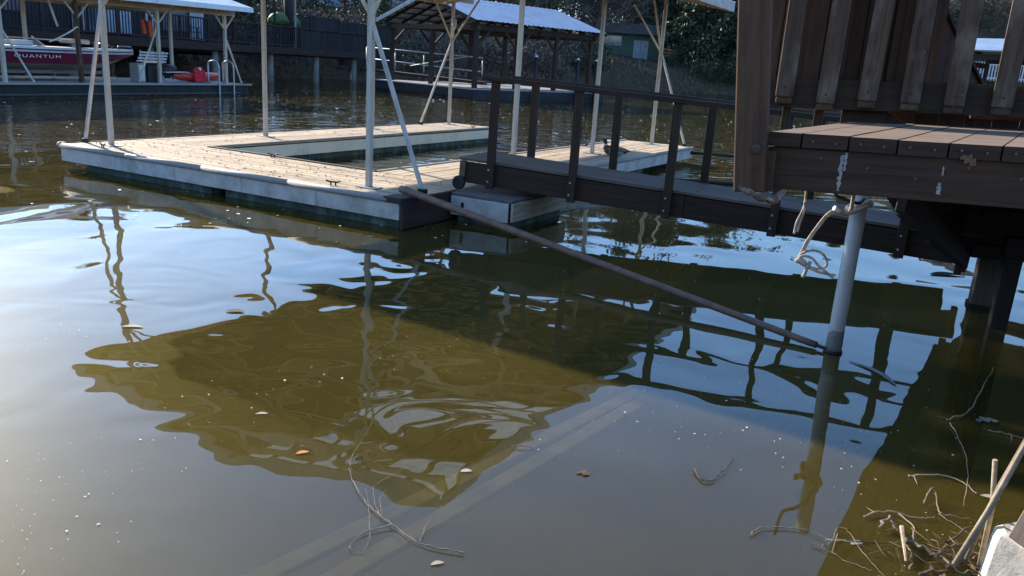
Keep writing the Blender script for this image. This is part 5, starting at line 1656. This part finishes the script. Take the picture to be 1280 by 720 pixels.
def in_way(x, y):
    if any((x - a) ** 2 + (y - b) ** 2 < r * r for a, b, r in HOUSES):
        return True
    a = math.atan2(x, y); d = math.hypot(x, y)
    if d < 104 and abs(a - az_of(788)) < .054:          # the green house is seen between the trees
        return True
    if d < 72 and abs(a - az_of(525)) < .05:
        return True
    return False
SPEC = []
for i in range(900):
    a = tree_rng.uniform(-.68, .68)
    o_ = 4 + 60 * tree_rng.random() ** 1.2
    # distance of the shore along this bearing from the camera
    lo, hi = 3.0, 160.0
    dx, dy = math.sin(a), math.cos(a)
    t = 25.0
    while t < 150 and math.hypot(dx * t - CTR.x, dy * t - CTR.y) < shore_r(math.atan2(dy * t - CTR.y, dx * t - CTR.x)):
        t += 1.0
    x, y = dx * (t + o_), dy * (t + o_)
    SPEC.append((a, t, o_, x, y))
count = {'bare': 0, 'olive': 0, 'ever': 0}
for a, t, o_, x, y in SPEC:
    if in_way(x, y) or not free(x, y, 3.2) or len(done) > 210:
        continue
    if t < 30 and o_ < 6:
        continue
    px = 640 + 1015.4 * math.tan(a)
    u = tree_rng.random()
    if px < 250:
        k = 'bare' if u < .6 else 'ever'
    elif px < 480:
        k = 'bare' if u < .75 else 'olive' if u < .85 else 'ever'
    elif px < 640:
        k = 'bare' if u < .6 else 'olive'
    elif px < 780:
        k = 'olive' if u < .5 else 'bare' if u < .8 else 'ever'
    elif px < 1010:
        k = 'ever' if u < .66 else 'olive' if u < .85 else 'bare'
    else:
        k = 'bare' if u < .75 else 'ever'
    d = t + o_
    top = 1.75 + d * math.tan(math.radians(tree_rng.uniform(8.6, 10.6) if 620 < px < 905 else tree_rng.uniform(6.2, 8.8)))     # tree line seen from the shore
    h = min(19, max(4.5, top - ground_z(x, y)))
    kinds = {'bare': ('bare_a', 'bare_b', 'bare_c'), 'olive': ('olive_a', 'olive_b'), 'ever': ('ever_a', 'ever_b', 'ever_c')}[k]
    kk = kinds[count[k] % len(kinds)]
    base_h = {'bare_a': 14, 'bare_b': 12, 'bare_c': 15, 'olive_a': 13, 'olive_b': 11, 'ever_a': 15, 'ever_b': 12, 'ever_c': 9}[kk]
    count[k] += 1
    done.append((x, y))
    plant(kk, x, y, h / base_h)
for k, (x, y) in enumerate(((38.5, 76), (41.5, 77.5), (44.5, 78), (47.5, 77), (40, 80.5), (43, 82), (46, 82.5), (50, 80))):
    t_ = plant(('olive_b', 'bare_b', 'olive_a')[k % 3], x, y, .52 + .05 * (k % 3))
    t_['label'] = ('olive', 'leafless', 'thin olive')[k % 3] + ' scrubby tree ' + ('below' if y < 79 else 'close against') + ' the grey-white house on the far right hillside'
big = plant('bare_c', 6.0, 80, 1.05)
big['label'] = 'big trunk of the bare tree standing just left of the green house'
SH = {'dry': shrub(31, 1.4, 1.1, 420, 'drybrush', .10), 'dry2': shrub(32, 1.8, 1.5, 520, 'drybrush', .11), 'green': shrub(33, 1.5, 1.2, 600, 'olive', .11), 'dark': shrub(34, 1.9, 1.4, 800, 'evergreen', .13)}
SLAB = {'dry': 'brown dry-leaved bush on the far bank', 'dry2': 'brown dry-leaved bush on the far bank', 'green': 'olive green bush on the far bank', 'dark': 'dark green bush on the far bank'}
sdone = []
for i in range(700):
    if len(sdone) >= 190:
        break
    a, t, _, _, _ = SPEC[i]
    o_ = 1.0 + 11 * tree_rng.random() ** 1.5
    x, y = math.sin(a) * (t + o_), math.cos(a) * (t + o_)
    if any((x - p) ** 2 + (y - q) ** 2 < r * r for p, q, r in HOUSES) or any((x - p) ** 2 + (y - q) ** 2 < 1.7 for p, q in sdone):
        continue
    px = 640 + 1015.4 * math.tan(a)
    if 735 < px < 840:
        continue
    k = ('dry', 'dry2', 'dry', 'green')[i % 4] if px < 700 else ('dark', 'green', 'dark', 'dry')[i % 4] if px < 1000 else ('dry', 'dry2', 'green', 'dark')[i % 4]
    sdone.append((x, y))
    zw, zr = zone(x, y)
    r_ = root('bush', '%s %s, %s' % (SLAB[k].replace(' on the far bank', ''), zr, zw), 'bush', (x, y, ground_z(x, y)), tree_rng.uniform(0, 6.28), 'bushes on the far bank, ' + k.rstrip('2'))
    s_ = tree_rng.uniform(.7, 1.5)
    r_.scale = (s_, s_, s_)
    obj('stems', SH[k][0], r_)
    obj('foliage', SH[k][1], r_)
# fallen leaves and dead stalks over the bank: nobody could count them
V, F = [], []
for i in range(26000):
    a, t, _, _, _ = SPEC[int(tree_rng.integers(0, len(SPEC)))]
    a += tree_rng.normal(0, .02)
    o_ = .1 + 14 * tree_rng.random() ** 1.6
    x, y = math.sin(a) * (t + o_), math.cos(a) * (t + o_)
    z = ground_z(x, y)
    if z < .02:
        continue
    s_ = tree_rng.uniform(.04, .13); b = tree_rng.uniform(0, PI); h_ = tree_rng.uniform(.02, .5) if tree_rng.random() < .35 else .05
    k = len(V)
    V += [(x - s_ * math.cos(b), y - s_ * math.sin(b), z), (x + s_ * math.cos(b), y + s_ * math.sin(b), z), (x + tree_rng.normal(0, .08), y + tree_rng.normal(0, .08), z + h_)]
    F.append((k, k + 1, k + 2))
struct(obj('bank_litter', fastmesh('bank_litter', V, F, M['drybrush'])), 'stuff')
